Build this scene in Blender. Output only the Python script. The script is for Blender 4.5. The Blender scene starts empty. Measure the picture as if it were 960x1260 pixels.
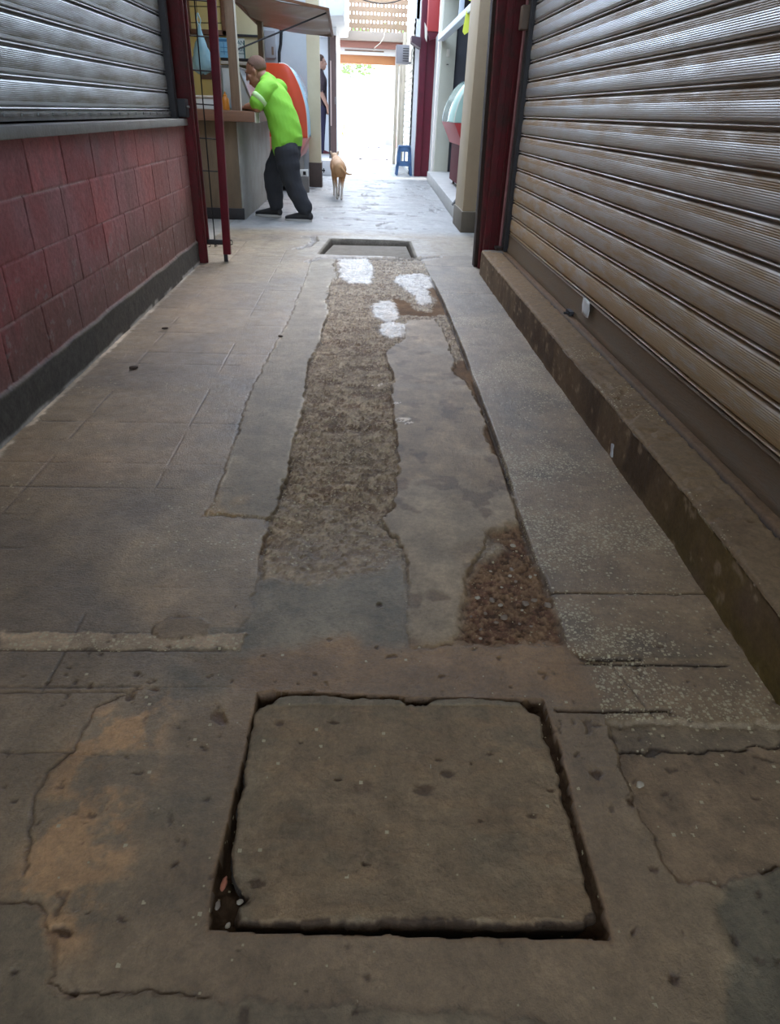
import bpy, bmesh, math, random
import numpy as np
from mathutils import Vector, Matrix
random.seed(7)
C = bpy.context.scene.collection
PI = math.pi

# ------------------------------------------------------------------ mesh helpers
class MB:
    """collects shapes and links them as ONE mesh object"""
    def __init__(self): self.bm = bmesh.new()
    def _bev(self, geom, b, seg=2):
        if b > 0:
            es = [e for e in geom if isinstance(e, bmesh.types.BMEdge)]
            bmesh.ops.bevel(self.bm, geom=es, offset=b, segments=seg, affect='EDGES', profile=0.6)
    def box(self, x0, x1, y0, y1, z0, z1, b=0.0, M=None, seg=2):
        P = [(x, y, z) for x in (x0, x1) for y in (y0, y1) for z in (z0, z1)]
        if M is not None: P = [tuple(M @ Vector(p)) for p in P]
        v = [self.bm.verts.new(p) for p in P]
        F = [(0,1,3,2),(4,6,7,5),(0,4,5,1),(2,3,7,6),(0,2,6,4),(1,5,7,3)]
        fs = [self.bm.faces.new([v[i] for i in f]) for f in F]
        es = list({e for f in fs for e in f.edges})
        self._bev(es, b, seg)
        return self
    def prism(self, pts, axis, a, c, b=0.0, M=None):
        """polygon pts (2-D) extruded along axis ('x','y','z') from a to c"""
        def mk(p, t):
            q = {'x': (t, p[0], p[1]), 'y': (p[0], t, p[1]), 'z': (p[0], p[1], t)}[axis]
            return tuple(M @ Vector(q)) if M is not None else q
        A = [self.bm.verts.new(mk(p, a)) for p in pts]
        B = [self.bm.verts.new(mk(p, c)) for p in pts]
        n = len(pts)
        fs = [self.bm.faces.new(A[::-1]), self.bm.faces.new(B)]
        for i in range(n):
            fs.append(self.bm.faces.new([A[i], A[(i+1) % n], B[(i+1) % n], B[i]]))
        if b: self._bev(list({e for f in fs[:2] for e in f.edges}), b)
        return self
    def tube(self, pts, r, n=8, closed=False):
        pts = [Vector(p) for p in pts]
        rs = r if isinstance(r, (list, tuple)) else [r]*len(pts)
        rings = []
        prev = None
        for i, p in enumerate(pts):
            t = (pts[min(i+1, len(pts)-1)] - pts[max(i-1, 0)])
            t = t.normalized() if t.length > 1e-9 else Vector((0, 0, 1))
            if prev is None:
                s = t.orthogonal().normalized()
            else:
                s = (prev - t*prev.dot(t))
                s = s.normalized() if s.length > 1e-6 else t.orthogonal().normalized()
            prev = s; u = t.cross(s)
            rings.append([self.bm.verts.new(p + (s*math.cos(2*PI*k/n) + u*math.sin(2*PI*k/n))*rs[i]) for k in range(n)])
        for i in range(len(rings)-1):
            for k in range(n):
                self.bm.faces.new([rings[i][k], rings[i][(k+1) % n], rings[i+1][(k+1) % n], rings[i+1][k]])
        self.bm.faces.new(rings[0][::-1]); self.bm.faces.new(rings[-1])
        return self
    def lathe(self, prof, c=(0, 0, 0), n=20):
        rings = []
        for r, z in prof:
            rings.append([self.bm.verts.new((c[0]+r*math.cos(2*PI*k/n), c[1]+r*math.sin(2*PI*k/n), c[2]+z)) for k in range(n)])
        for i in range(len(rings)-1):
            for k in range(n):
                self.bm.faces.new([rings[i][k], rings[i][(k+1) % n], rings[i+1][(k+1) % n], rings[i+1][k]])
        self.bm.faces.new(rings[0][::-1]); self.bm.faces.new(rings[-1])
        return self
    def ball(self, c, r, n=12, M=None):
        """ellipsoid, r = (rx, ry, rz)"""
        r = (r, r, r) if not isinstance(r, (tuple, list)) else r
        m = Matrix.Translation(c) @ (M if M is not None else Matrix()) @ Matrix.Diagonal((*r, 1))
        bmesh.ops.create_uvsphere(self.bm, u_segments=n*2, v_segments=n, radius=1, matrix=m)
        return self
    def chain(self, pts, side=(0, 1, 0), n=16, sub=5):
        """smooth tube with elliptical rings: points (x, y, z, r_side, r_other), rounded ends"""
        side = Vector(side)
        Q = [np.array(p, float) if len(p) == 5 else np.array([*p, p[3]], float) for p in pts]
        S = []
        for i in range(len(Q)-1):
            p0, p1, p2, p3 = Q[max(i-1, 0)], Q[i], Q[i+1], Q[min(i+2, len(Q)-1)]
            for k in range(sub):
                t = k/sub
                S.append(0.5*((2*p1) + (-p0+p2)*t + (2*p0-5*p1+4*p2-p3)*t*t + (-p0+3*p1-3*p2+p3)*t**3))
        S.append(Q[-1])
        # rounded caps
        def cap(a, nb):
            d = a[:3]-nb[:3]; d = d/max(np.linalg.norm(d), 1e-9)
            out = []
            for th in (30, 55, 75, 88):
                w = math.radians(th)
                q = a.copy(); rr = min(a[3], a[4])
                q[:3] = a[:3] + d*rr*math.sin(w); q[3] = a[3]*math.cos(w); q[4] = a[4]*math.cos(w)
                out.append(q)
            return out
        S = cap(S[0], S[1])[::-1] + S + cap(S[-1], S[-2])
        rings = []
        for i, q in enumerate(S):
            p = Vector(q[:3]); a = Vector(S[max(i-1, 0)][:3]); b = Vector(S[min(i+1, len(S)-1)][:3])
            t = (b-a).normalized() if (b-a).length > 1e-9 else Vector((0, 0, 1))
            s = side - t*side.dot(t)
            s = s.normalized() if s.length > 1e-4 else t.orthogonal().normalized()
            u = t.cross(s)
            rings.append([self.bm.verts.new(p + s*math.cos(2*PI*k/n)*q[3] + u*math.sin(2*PI*k/n)*q[4]) for k in range(n)])
        for i in range(len(rings)-1):
            for k in range(n):
                self.bm.faces.new([rings[i][k], rings[i][(k+1) % n], rings[i+1][(k+1) % n], rings[i+1][k]])
        self.bm.faces.new(rings[0][::-1]); self.bm.faces.new(rings[-1])
        return self
    def quad(self, *p):
        self.bm.faces.new([self.bm.verts.new(q) for q in p]); return self
    def mesh(self, name, smooth=None):
        bmesh.ops.recalc_face_normals(self.bm, faces=self.bm.faces)
        me = bpy.data.meshes.new(name); self.bm.to_mesh(me); self.bm.free()
        if smooth:
            me.polygons.foreach_set('use_smooth', [True]*len(me.polygons))
            if smooth < 3: me.set_sharp_from_angle(angle=smooth)
        return me
    def build(self, name, mat, parent=None, smooth=0.6, keep=False):
        me = self.mesh(name, smooth)
        o = bpy.data.objects.new(name, me); C.objects.link(o)
        me.materials.append(mat)
        if parent is not None: attach(o, parent)
        return o

def attach(o, parent):
    """parent without moving: meshes are written in world space, so shift the mesh into the parent's frame"""
    Mi = parent_world(parent).inverted()
    if o.type == 'MESH' and not o.get('_local'):
        o.data.transform(Mi)
    o.parent = parent
def parent_world(p):
    m = p.matrix_basis.copy()
    while p.parent is not None:
        p = p.parent; m = p.matrix_basis @ m
    return m

def organic(name, mb, vox, mat, parent=None, smooth=5, factor=0.5):
    """one continuous skin grown over the collected shapes"""
    me = mb.mesh(name + '_src')
    o = bpy.data.objects.new(name + '_src', me); C.objects.link(o)
    r = o.modifiers.new('r', 'REMESH'); r.mode = 'VOXEL'; r.voxel_size = vox; r.adaptivity = 0
    s = o.modifiers.new('s', 'SMOOTH'); s.factor = factor; s.iterations = smooth
    dg = bpy.context.evaluated_depsgraph_get(); dg.update()
    m2 = bpy.data.meshes.new_from_object(o.evaluated_get(dg))
    bpy.data.objects.remove(o); bpy.data.meshes.remove(me)
    m2.name = name
    m2.polygons.foreach_set('use_smooth', [True]*len(m2.polygons))
    m2.materials.clear(); m2.materials.append(mat)
    q = bpy.data.objects.new(name, m2); C.objects.link(q)
    if parent is not None: attach(q, parent)
    return q

def empty(name, loc, rz=0):
    o = bpy.data.objects.new(name, None); C.objects.link(o)
    o.location = loc; o.rotation_euler = (0, 0, rz); o.empty_display_size = 0.1
    return o
def tag(o, label, cat, group=None, kind=None):
    o['label'] = label; o['category'] = cat
    if group: o['group'] = group
    if kind: o['kind'] = kind
    return o
def struct(o, label, cat):
    o['kind'] = 'structure'; o['label'] = label; o['category'] = cat
    return o

# ------------------------------------------------------------------ materials
def srgb(r, g, b):
    f = lambda c: (c/255/12.92) if c/255 <= 0.04045 else ((c/255+0.055)/1.055)**2.4
    return (f(r), f(g), f(b), 1)
def new_mat(name):
    m = bpy.data.materials.new(name); m.use_nodes = True
    nt = m.node_tree
    return m, nt, nt.nodes['Principled BSDF']
def mat(name, col, rough=0.6, metal=0.0, noise=None, col2=None, bump=None, spec=0.5, stretch=None, wave=None, coat=0, trans=0, alpha=1):
    """noise=(scale, amount, detail) mixes col -> col2; bump=(scale, strength, distance)"""
    m, nt, p = new_mat(name)
    col = tuple(col[:3]) + (1,)
    p.inputs['Base Color'].default_value = col
    p.inputs['Roughness'].default_value = rough
    p.inputs['Metallic'].default_value = metal
    p.inputs['Specular IOR Level'].default_value = spec
    if coat: p.inputs['Coat Weight'].default_value = coat
    if trans: p.inputs['Transmission Weight'].default_value = trans
    if alpha < 1: p.inputs['Alpha'].default_value = alpha
    tc = nt.nodes.new('ShaderNodeTexCoord'); mp = nt.nodes.new('ShaderNodeMapping')
    nt.links.new(tc.outputs['Object'], mp.inputs['Vector'])
    if stretch: mp.inputs['Scale'].default_value = stretch
    if noise:
        n = nt.nodes.new('ShaderNodeTexNoise'); n.inputs['Scale'].default_value = noise[0]
        n.inputs['Detail'].default_value = noise[2] if len(noise) > 2 else 6
        n.inputs['Roughness'].default_value = 0.65
        nt.links.new(mp.outputs[0], n.inputs['Vector'])
        r = nt.nodes.new('ShaderNodeValToRGB')
        r.color_ramp.elements[0].position = 0.5 - noise[1]/2; r.color_ramp.elements[1].position = 0.5 + noise[1]/2
        r.color_ramp.elements[0].color = col
        r.color_ramp.elements[1].color = tuple((col2 or tuple(c*0.6 for c in col[:3]))[:3]) + (1,)
        nt.links.new(n.outputs['Fac'], r.inputs['Fac']); nt.links.new(r.outputs['Color'], p.inputs['Base Color'])
    if bump:
        n2 = nt.nodes.new('ShaderNodeTexNoise'); n2.inputs['Scale'].default_value = bump[0]; n2.inputs['Detail'].default_value = 8
        nt.links.new(mp.outputs[0], n2.inputs['Vector'])
        b = nt.nodes.new('ShaderNodeBump'); b.inputs['Strength'].default_value = bump[1]
        b.inputs['Distance'].default_value = bump[2] if len(bump) > 2 else 0.01
        nt.links.new(n2.outputs['Fac'], b.inputs['Height']); nt.links.new(b.outputs[0], p.inputs['Normal'])
    return m
def attr_mat(name, chips=True, bump=(140, 0.35, 0.004), spec=0.5, metal=0):
    """albedo and roughness come from the mesh's own wear maps, fine grain from noise"""
    m, nt, p = new_mat(name)
    L = nt.links.new
    a = nt.nodes.new('ShaderNodeAttribute'); a.attribute_name = 'Col'
    r = nt.nodes.new('ShaderNodeAttribute'); r.attribute_name = 'Rgh'
    tc = nt.nodes.new('ShaderNodeTexCoord')
    n = nt.nodes.new('ShaderNodeTexNoise'); n.inputs['Scale'].default_value = 70; n.inputs['Detail'].default_value = 10; n.inputs['Roughness'].default_value = 0.78
    L(tc.outputs['Object'], n.inputs['Vector'])
    mr = nt.nodes.new('ShaderNodeMapRange'); mr.inputs[1].default_value = 0.25; mr.inputs[2].default_value = 0.75
    mr.inputs[3].default_value = 0.60; mr.inputs[4].default_value = 1.40
    L(n.outputs['Fac'], mr.inputs[0])
    mx = nt.nodes.new('ShaderNodeMix'); mx.data_type = 'RGBA'; mx.blend_type = 'MULTIPLY'; mx.inputs[0].default_value = 1
    L(a.outputs['Color'], mx.inputs[6]); L(mr.outputs[0], mx.inputs[7])
    out = mx.outputs[2]
    if chips:
        c = nt.nodes.new('ShaderNodeAttribute'); c.attribute_name = 'Chip'
        for sc, thr, colr in ((170, 0.27, (0.44, 0.34, 0.19, 1)), (95, 0.29, (0.50, 0.39, 0.225, 1))):
            v = nt.nodes.new('ShaderNodeTexVoronoi'); v.inputs['Scale'].default_value = sc; v.inputs['Randomness'].default_value = 1; v.distance = 'CHEBYCHEV'
            L(tc.outputs['Object'], v.inputs['Vector'])
            lt = nt.nodes.new('ShaderNodeMath'); lt.operation = 'LESS_THAN'; lt.inputs[1].default_value = thr
            L(v.outputs['Distance'], lt.inputs[0])
            sep = nt.nodes.new('ShaderNodeSeparateColor'); L(v.outputs['Color'], sep.inputs[0])
            gt = nt.nodes.new('ShaderNodeMath'); gt.operation = 'LESS_THAN'
            L(sep.outputs[0], gt.inputs[0]); L(c.outputs['Fac'], gt.inputs[1])
            mu = nt.nodes.new('ShaderNodeMath'); mu.operation = 'MULTIPLY'; L(lt.outputs[0], mu.inputs[0]); L(gt.outputs[0], mu.inputs[1])
            m2 = nt.nodes.new('ShaderNodeMix'); m2.data_type = 'RGBA'
            L(mu.outputs[0], m2.inputs[0]); L(out, m2.inputs[6]); m2.inputs[7].default_value = colr
            out = m2.outputs[2]
    L(out, p.inputs['Base Color']); L(r.outputs['Fac'], p.inputs['Roughness'])
    ms = nt.nodes.new('ShaderNodeMapRange'); ms.inputs[1].default_value = 0.66; ms.inputs[2].default_value = 0.85; ms.inputs[3].default_value = spec; ms.inputs[4].default_value = 0.05   # no sheen on loose dirt; also keeps pit walls and gaps shadow-dark
    L(r.outputs['Fac'], ms.inputs[0]); L(ms.outputs[0], p.inputs['Specular IOR Level'])
    n2 = nt.nodes.new('ShaderNodeTexNoise'); n2.inputs['Scale'].default_value = bump[0]; n2.inputs['Detail'].default_value = 8; n2.inputs['Roughness'].default_value = 0.65
    L(tc.outputs['Object'], n2.inputs['Vector'])
    b = nt.nodes.new('ShaderNodeBump'); b.inputs['Strength'].default_value = bump[1]; b.inputs['Distance'].default_value = bump[2]
    L(n2.outputs['Fac'], b.inputs['Height']); L(b.outputs[0], p.inputs['Normal'])
    return m

# ------------------------------------------------------------------ 2-D noise and outline tools (numpy)
_tab = np.random.RandomState(3).rand(512, 512).astype(np.float32)
def vn(x, y, seed=0):
    x = x + seed*37.17; y = y + seed*91.7
    xi = np.floor(x).astype(np.int64); yi = np.floor(y).astype(np.int64)
    fx = (x-xi).astype(np.float32); fy = (y-yi).astype(np.float32)
    fx = fx*fx*(3-2*fx); fy = fy*fy*(3-2*fy)
    g = lambda a, b: _tab[a % 512, b % 512]
    return (g(xi, yi)*(1-fx)+g(xi+1, yi)*fx)*(1-fy) + (g(xi, yi+1)*(1-fx)+g(xi+1, yi+1)*fx)*fy
def fbm(x, y, s, o=4, seed=0, gain=0.5):
    r = 0; a = 1; t = 0
    for k in range(o):
        r = r + a*vn(x*s, y*s, seed+k*7); t += a; a *= gain; s *= 2.03
    return r/t
def seg_dist(X, Y, pts, closed=False):
    d = np.full(X.shape, 9.0, np.float32)
    P = list(pts) + ([pts[0]] if closed else [])
    for (ax, ay), (bx, by) in zip(P[:-1], P[1:]):
        dx, dy = bx-ax, by-ay; l2 = dx*dx+dy*dy+1e-12
        t = np.clip(((X-ax)*dx+(Y-ay)*dy)/l2, 0, 1)
        d = np.minimum(d, np.hypot(X-ax-t*dx, Y-ay-t*dy))
    return d
def inside(X, Y, pts):
    r = np.zeros(X.shape, bool); n = len(pts)
    for i in range(n):
        ax, ay = pts[i]; bx, by = pts[(i+1) % n]
        if ay == by: continue
        c = ((ay > Y) != (by > Y)) & (X < (bx-ax)*(Y-ay)/(by-ay)+ax)
        r ^= c
    return r
def sdf(X, Y, pts, m=0.25):
    """signed distance (negative inside), 9 where further than m from the outline's box"""
    xs = [p[0] for p in pts]; ys = [p[1] for p in pts]
    out = np.full(X.shape, 9.0, np.float32)
    k = (X > min(xs)-m) & (X < max(xs)+m) & (Y > min(ys)-m) & (Y < max(ys)+m)
    if k.any():
        x, y = X[k], Y[k]
        d = seg_dist(x, y, pts, True); out[k] = np.where(inside(x, y, pts), -d, d)
    return out
def ldist(X, Y, pts, m=0.12):
    xs = [p[0] for p in pts]; ys = [p[1] for p in pts]
    out = np.full(X.shape, 9.0, np.float32)
    k = (X > min(xs)-m) & (X < max(xs)+m) & (Y > min(ys)-m) & (Y < max(ys)+m)
    if k.any(): out[k] = seg_dist(X[k], Y[k], pts)
    return out
def sstep(a, b, x): 
    t = np.clip((x-a)/(b-a), 0, 1); return t*t*(3-2*t)
def mixc(col, w, c):
    w = np.clip(w, 0, 1)[..., None]; return col*(1-w) + np.array(c[:3], np.float32)*w
def set_attr(me, Col, Rgh, Chip=None):
    n = len(me.vertices)
    a = me.attributes.new('Col', 'FLOAT_COLOR', 'POINT')
    rgba = np.ones((n, 4), np.float32); rgba[:, :3] = np.clip(Col.reshape(-1, 3), 0.004, 0.95)
    a.data.foreach_set('color', rgba.ravel())
    b = me.attributes.new('Rgh', 'FLOAT', 'POINT'); b.data.foreach_set('value', np.ascontiguousarray(Rgh, np.float32).ravel())
    if Chip is not None:
        c = me.attributes.new('Chip', 'FLOAT', 'POINT'); c.data.foreach_set('value', np.ascontiguousarray(Chip, np.float32).ravel())
def grid_mesh(name, P, flip=False, keep=None):
    """P: (rows, cols, 3) points -> quad mesh"""
    R, K = P.shape[:2]
    me = bpy.data.meshes.new(name)
    i = np.arange(R*K).reshape(R, K)
    q = np.stack([i[:-1, :-1], i[:-1, 1:], i[1:, 1:], i[1:, :-1]], -1).reshape(-1, 4)
    if flip: q = q[:, ::-1]
    if keep is not None: q = q[keep.ravel()]
    me.vertices.add(R*K); me.vertices.foreach_set('co', np.ascontiguousarray(P, np.float32).ravel())
    nq = len(q)
    me.loops.add(nq*4); me.loops.foreach_set('vertex_index', np.ascontiguousarray(q, np.int32).ravel())
    me.polygons.add(nq); me.polygons.foreach_set('loop_start', np.arange(nq, dtype=np.int32)*4)
    me.update(calc_edges=True); me.validate()
    me.polygons.foreach_set('use_smooth', [True]*nq)
    return me
def link_mesh(name, me, m, parent=None):
    o = bpy.data.objects.new(name, me); C.objects.link(o); me.materials.append(m)
    if parent is not None: attach(o, parent)
    return o

# traced ground outlines, metres
HOLE = [(-0.195, 0.965), (-0.155, 0.966), (-0.095, 0.964), (-0.031, 0.96), (0.06, 0.954), (0.133, 0.95), (0.331, 0.946), (0.373, 0.947), (0.376, 0.891), (0.379, 0.829), (0.374, 0.752), (0.37, 0.67), (0.37, 0.59), (0.37, 0.543), (0.366, 0.493), (0.098, 0.502), (0.014, 0.506), (-0.057, 0.509), (-0.131, 0.511), (-0.202, 0.516), (-0.208, 0.553), (-0.208, 0.58), (-0.208, 0.616), (-0.205, 0.669), (-0.202, 0.733), (-0.199, 0.797), (-0.198, 0.874), (-0.195, 0.925)]
SLAB = [(-0.19, 0.924), (-0.169, 0.935), (-0.153, 0.953), (-0.113, 0.957), (-0.077, 0.956), (-0.031, 0.953), (-0.008, 0.948), (0.01, 0.952), (0.041, 0.95), (0.088, 0.949), (0.098, 0.935), (0.131, 0.932), (0.116, 0.934), (0.142, 0.934), (0.16, 0.946), (0.203, 0.949), (0.274, 0.946), (0.328, 0.94), (0.345, 0.918), (0.362, 0.903), (0.355, 0.851), (0.36, 0.835), (0.364, 0.787), (0.36, 0.724), (0.362, 0.671), (0.36, 0.613), (0.357, 0.561), (0.36, 0.533), (0.359, 0.523), (0.347, 0.518), (0.339, 0.51), (0.318, 0.511), (0.284, 0.512), (0.235, 0.511), (0.194, 0.511), (0.15, 0.513), (0.098, 0.512), (0.047, 0.514), (0.014, 0.514), (-0.018, 0.516), (-0.057, 0.514), (-0.1, 0.517), (-0.132, 0.517), (-0.147, 0.518), (-0.168, 0.521), (-0.174, 0.537), (-0.16, 0.553), (-0.173, 0.573), (-0.187, 0.59), (-0.194, 0.638), (-0.195, 0.686), (-0.196, 0.755), (-0.196, 0.817), (-0.196, 0.88), (-0.196, 0.913)]
LCEM = [(-0.387, 5.447), (-0.383, 4.724), (-0.395, 3.695), (-0.429, 3.058), (-0.437, 2.781), (-0.444, 2.634), (-0.438, 2.337), (-0.435, 2.091), (-0.426, 1.883), (-0.425, 1.705), (-0.44, 1.64), (-0.394, 1.637), (-0.347, 1.629), (-0.29, 1.63), (-0.254, 1.618), (-0.243, 1.618), (-0.235, 1.758), (-0.226, 1.917), (-0.232, 2.131), (-0.218, 2.387), (-0.228, 2.647), (-0.237, 3.013), (-0.198, 3.334), (-0.201, 3.632), (-0.182, 3.89), (-0.209, 4.175), (-0.208, 4.502), (-0.17, 4.938), (-0.201, 5.163), (-0.209, 5.543)]
RCEM = [(0.256, 3.758), (0.224, 3.412), (0.126, 3.213), (0.118, 3.062), (0.149, 2.893), (0.145, 2.787), (0.127, 2.575), (0.13, 2.396), (0.134, 2.187), (0.129, 1.958), (0.118, 1.819), (0.105, 1.694), (0.063, 1.638), (0.078, 1.582), (0.12, 1.501), (0.129, 1.388), (0.121, 1.256), (0.109, 1.168), (0.112, 1.095), (0.162, 1.101), (0.217, 1.109), (0.237, 1.183), (0.266, 1.273), (0.269, 1.338), (0.308, 1.427), (0.359, 1.545), (0.386, 1.567), (0.417, 1.589), (0.461, 1.598), (0.477, 1.777), (0.476, 2.061), (0.488, 2.304), (0.481, 2.506), (0.472, 2.808), (0.448, 3.062), (0.447, 3.612), (0.422, 3.826)]
TRENCH = [(-0.209, 5.543), (-0.201, 5.163), (-0.17, 4.938), (-0.208, 4.502), (-0.195, 3.888), (-0.198, 3.334), (-0.237, 3.013), (-0.228, 2.647), (-0.218, 2.387), (-0.232, 2.131), (-0.226, 1.917), (-0.235, 1.758), (-0.243, 1.618), (-0.244, 1.534), (-0.247, 1.419), (-0.241, 1.316), (-0.191, 1.343), (-0.118, 1.311), (-0.02, 1.359), (0.062, 1.388), (0.105, 1.424), (0.121, 1.32), (0.117, 1.095), (0.216, 1.098), (0.325, 1.104), (0.466, 1.11), (0.476, 1.275), (0.47, 1.43), (0.471, 1.59), (0.482, 1.829), (0.494, 2.195), (0.501, 2.642), (0.512, 3.256), (0.513, 4.256), (0.493, 5.116), (0.484, 5.724)]
BLUE = [(-0.243, 1.332), (-0.191, 1.343), (-0.118, 1.311), (-0.02, 1.359), (0.062, 1.388), (0.105, 1.424), (0.121, 1.32), (0.121, 1.256), (0.109, 1.168), (0.104, 1.088), (0.02, 1.1), (-0.016, 1.134), (-0.069, 1.113), (-0.138, 1.087), (-0.239, 1.071), (-0.268, 1.086), (-0.257, 1.152), (-0.247, 1.223)]
REDDIRT = [(0.533, 2.063), (0.503, 1.804), (0.492, 1.634), (0.394, 1.588), (0.363, 1.566), (0.405, 1.486), (0.319, 1.427), (0.276, 1.349), (0.266, 1.273), (0.242, 1.197), (0.221, 1.114), (0.289, 1.106), (0.4, 1.115), (0.466, 1.11), (0.476, 1.275), (0.47, 1.43), (0.471, 1.59)]
DIRT2 = [(0.475, 3.125), (0.419, 2.911), (0.469, 2.787), (0.487, 2.506), (0.494, 2.382), (0.463, 2.23), (0.471, 2.061), (0.505, 2.062), (0.506, 2.343), (0.509, 2.69), (0.507, 3.067)]
BROWN1 = [(0.2, 4.349), (0.284, 4.272), (0.329, 4.036), (0.413, 3.988), (0.481, 4.295), (0.437, 4.583), (0.527, 4.667), (0.511, 3.961), (0.405, 3.895), (0.288, 3.919), (0.218, 3.93)]
WHITE1 = [(-0.177, 5.548), (0.047, 5.653), (0.093, 5.206), (0.07, 4.707), (-0.079, 4.688), (-0.157, 4.886)]
WHITE2 = [(0.266, 4.999), (0.42, 5.106), (0.499, 4.976), (0.499, 4.663), (0.444, 4.467), (0.442, 4.207), (0.368, 4.158), (0.334, 4.408), (0.229, 4.805)]
WHITE3 = [(0.108, 3.694), (0.142, 3.764), (0.253, 3.708), (0.232, 3.486), (0.153, 3.42), (0.096, 3.534)]
WHITE4 = [(0.063, 4.104), (0.131, 4.255), (0.219, 4.182), (0.223, 3.841), (0.141, 3.73), (0.075, 3.862)]
BAND = [(-0.239, 1.071), (-0.138, 1.087), (-0.069, 1.113), (-0.016, 1.134), (0.02, 1.1), (0.104, 1.088), (0.117, 1.095), (0.216, 1.098), (0.465, 1.107), (0.485, 1.058), (0.481, 1.015), (0.486, 0.947), (0.425, 0.936), (0.377, 0.956), (0.101, 0.965), (-0.195, 0.973), (-0.297, 1.014), (-0.356, 1.061)]
STRIP = [(-0.776, 1.141), (-0.671, 1.139), (-0.55, 1.142), (-0.47, 1.137), (-0.432, 1.127), (-0.39, 1.132), (-0.348, 1.14), (-0.316, 1.135), (-0.25, 1.144), (-0.246, 1.094), (-0.414, 1.088), (-0.583, 1.085), (-0.75, 1.084)]
BLISTER = [(-0.451, 1.164), (-0.43, 1.187), (-0.368, 1.193), (-0.325, 1.179), (-0.325, 1.143), (-0.362, 1.127), (-0.414, 1.122), (-0.447, 1.137)]
TERR = [(0.487, 5.761), (0.493, 5.116), (0.513, 4.256), (0.512, 3.256), (0.501, 2.642), (0.494, 2.195), (0.482, 1.829), (0.471, 1.59), (0.47, 1.43), (0.476, 1.275), (0.468, 1.115), (0.47, 1.089), (0.499, 1.064), (0.765, 1.062), (1.003, 1.062), (1.207, 1.404), (1.021, 2.082), (1.022, 3.165), (0.982, 5.042), (0.982, 5.842)]
TILE2 = [(0.496, 1.056), (0.493, 0.969), (0.487, 0.896), (0.744, 0.889), (0.896, 0.883), (1.002, 1.06), (0.764, 1.059)]
PIECE = [(0.49, 0.89), (0.489, 0.83), (0.549, 0.824), (0.642, 0.825), (0.875, 0.847), (0.896, 0.883), (0.742, 0.885)]
CEMR = [(0.488, 0.826), (0.485, 0.781), (0.479, 0.715), (0.488, 0.662), (0.487, 0.606), (0.499, 0.582), (0.519, 0.576), (0.569, 0.571), (0.604, 0.585), (0.644, 0.591), (0.728, 0.6), (0.873, 0.843), (0.641, 0.822), (0.547, 0.82)]
BLUER = [(0.566, 0.566), (0.543, 0.53), (0.542, 0.496), (0.525, 0.453), (0.49, 0.405), (0.455, 0.353), (0.59, 0.35), (0.74, 0.597), (0.642, 0.588), (0.602, 0.581)]
CRACKL = [(-0.426, 0.978), (-0.46, 0.958), (-0.498, 0.923), (-0.501, 0.887), (-0.507, 0.832), (-0.53, 0.78), (-0.531, 0.724), (-0.521, 0.687), (-0.502, 0.619), (-0.498, 0.594)]
LOBE = [(-0.571, 0.542), (-0.507, 0.549), (-0.477, 0.554), (-0.444, 0.534), (-0.418, 0.496), (-0.402, 0.455), (-0.374, 0.439), (-0.346, 0.433), (-0.299, 0.43), (-0.247, 0.433), (-0.193, 0.423), (-0.141, 0.425), (-0.014, 0.419), (0.175, 0.402), (0.279, 0.389), (0.25, 0.28), (-0.446, 0.297)]
OCHRE = [(-0.476, 0.859), (-0.46, 0.887), (-0.426, 0.897), (-0.412, 0.927), (-0.386, 0.948), (-0.391, 0.907), (-0.394, 0.813), (-0.368, 0.723), (-0.39, 0.686), (-0.37, 0.604), (-0.389, 0.556), (-0.396, 0.511), (-0.428, 0.523), (-0.475, 0.581), (-0.472, 0.618), (-0.474, 0.687), (-0.482, 0.763)]
LFTEDGE = [(-0.254, 1.618), (-0.244, 1.534), (-0.247, 1.419), (-0.241, 1.316), (-0.243, 1.194), (-0.256, 1.144)]
PIT = [(-0.265, 6.469), (0.073, 6.489), (0.421, 6.466), (0.422, 6.129), (0.424, 5.715), (0.047, 5.724), (-0.328, 5.733), (-0.298, 6.081)]
PITSL = [(-0.249, 6.254), (0.072, 6.271), (0.396, 6.289), (0.41, 5.712), (0.047, 5.724), (-0.315, 5.735)]
CRACKP = [(-0.401, 5.38), (-0.301, 5.596), (-0.095, 5.595), (0.163, 5.603), (0.492, 5.656), (0.633, 5.749)]
CRACKQ = [(-0.533, 5.921), (-0.462, 6.051), (-0.412, 6.352), (-0.44, 6.572), (-0.513, 6.557)]
CRACKT = [(0.109, 1.1), (0.111, 1.14), (0.121, 1.256)]
PITS = [(-0.443, 0.954, 0.011), (-0.404, 0.974, 0.008), (-0.26, 0.902, 0.017), (-0.277, 0.608, 0.007), (-0.409, 0.517, 0.013), (-0.33, 0.532, 0.006), (-0.365, 0.442, 0.008), (0.43, 0.773, 0.012), (0.468, 0.598, 0.006), (0.475, 0.71, 0.006), (0.41, 0.509, 0.007), (0.437, 0.445, 0.01), (0.468, 0.925, 0.007), (0.474, 0.502, 0.004), (0.055, 1.246, 0.009), (0.013, 0.748, 0.017), (0.117, 0.742, 0.013), (0.165, 0.772, 0.009), (-0.613, 0.991, 0.006), (-0.526, 0.98, 0.006), (-0.283, 1.237, 0.005), (0.297, 0.689, 0.005), (0.207, 0.68, 0.005), (0.151, 0.734, 0.004), (0.018, 0.612, 0.004), (-0.111, 0.588, 0.005)]
STOOLLEGS = [(0.633, 14.203), (0.76, 14.261), (0.952, 14.348)]
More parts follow.
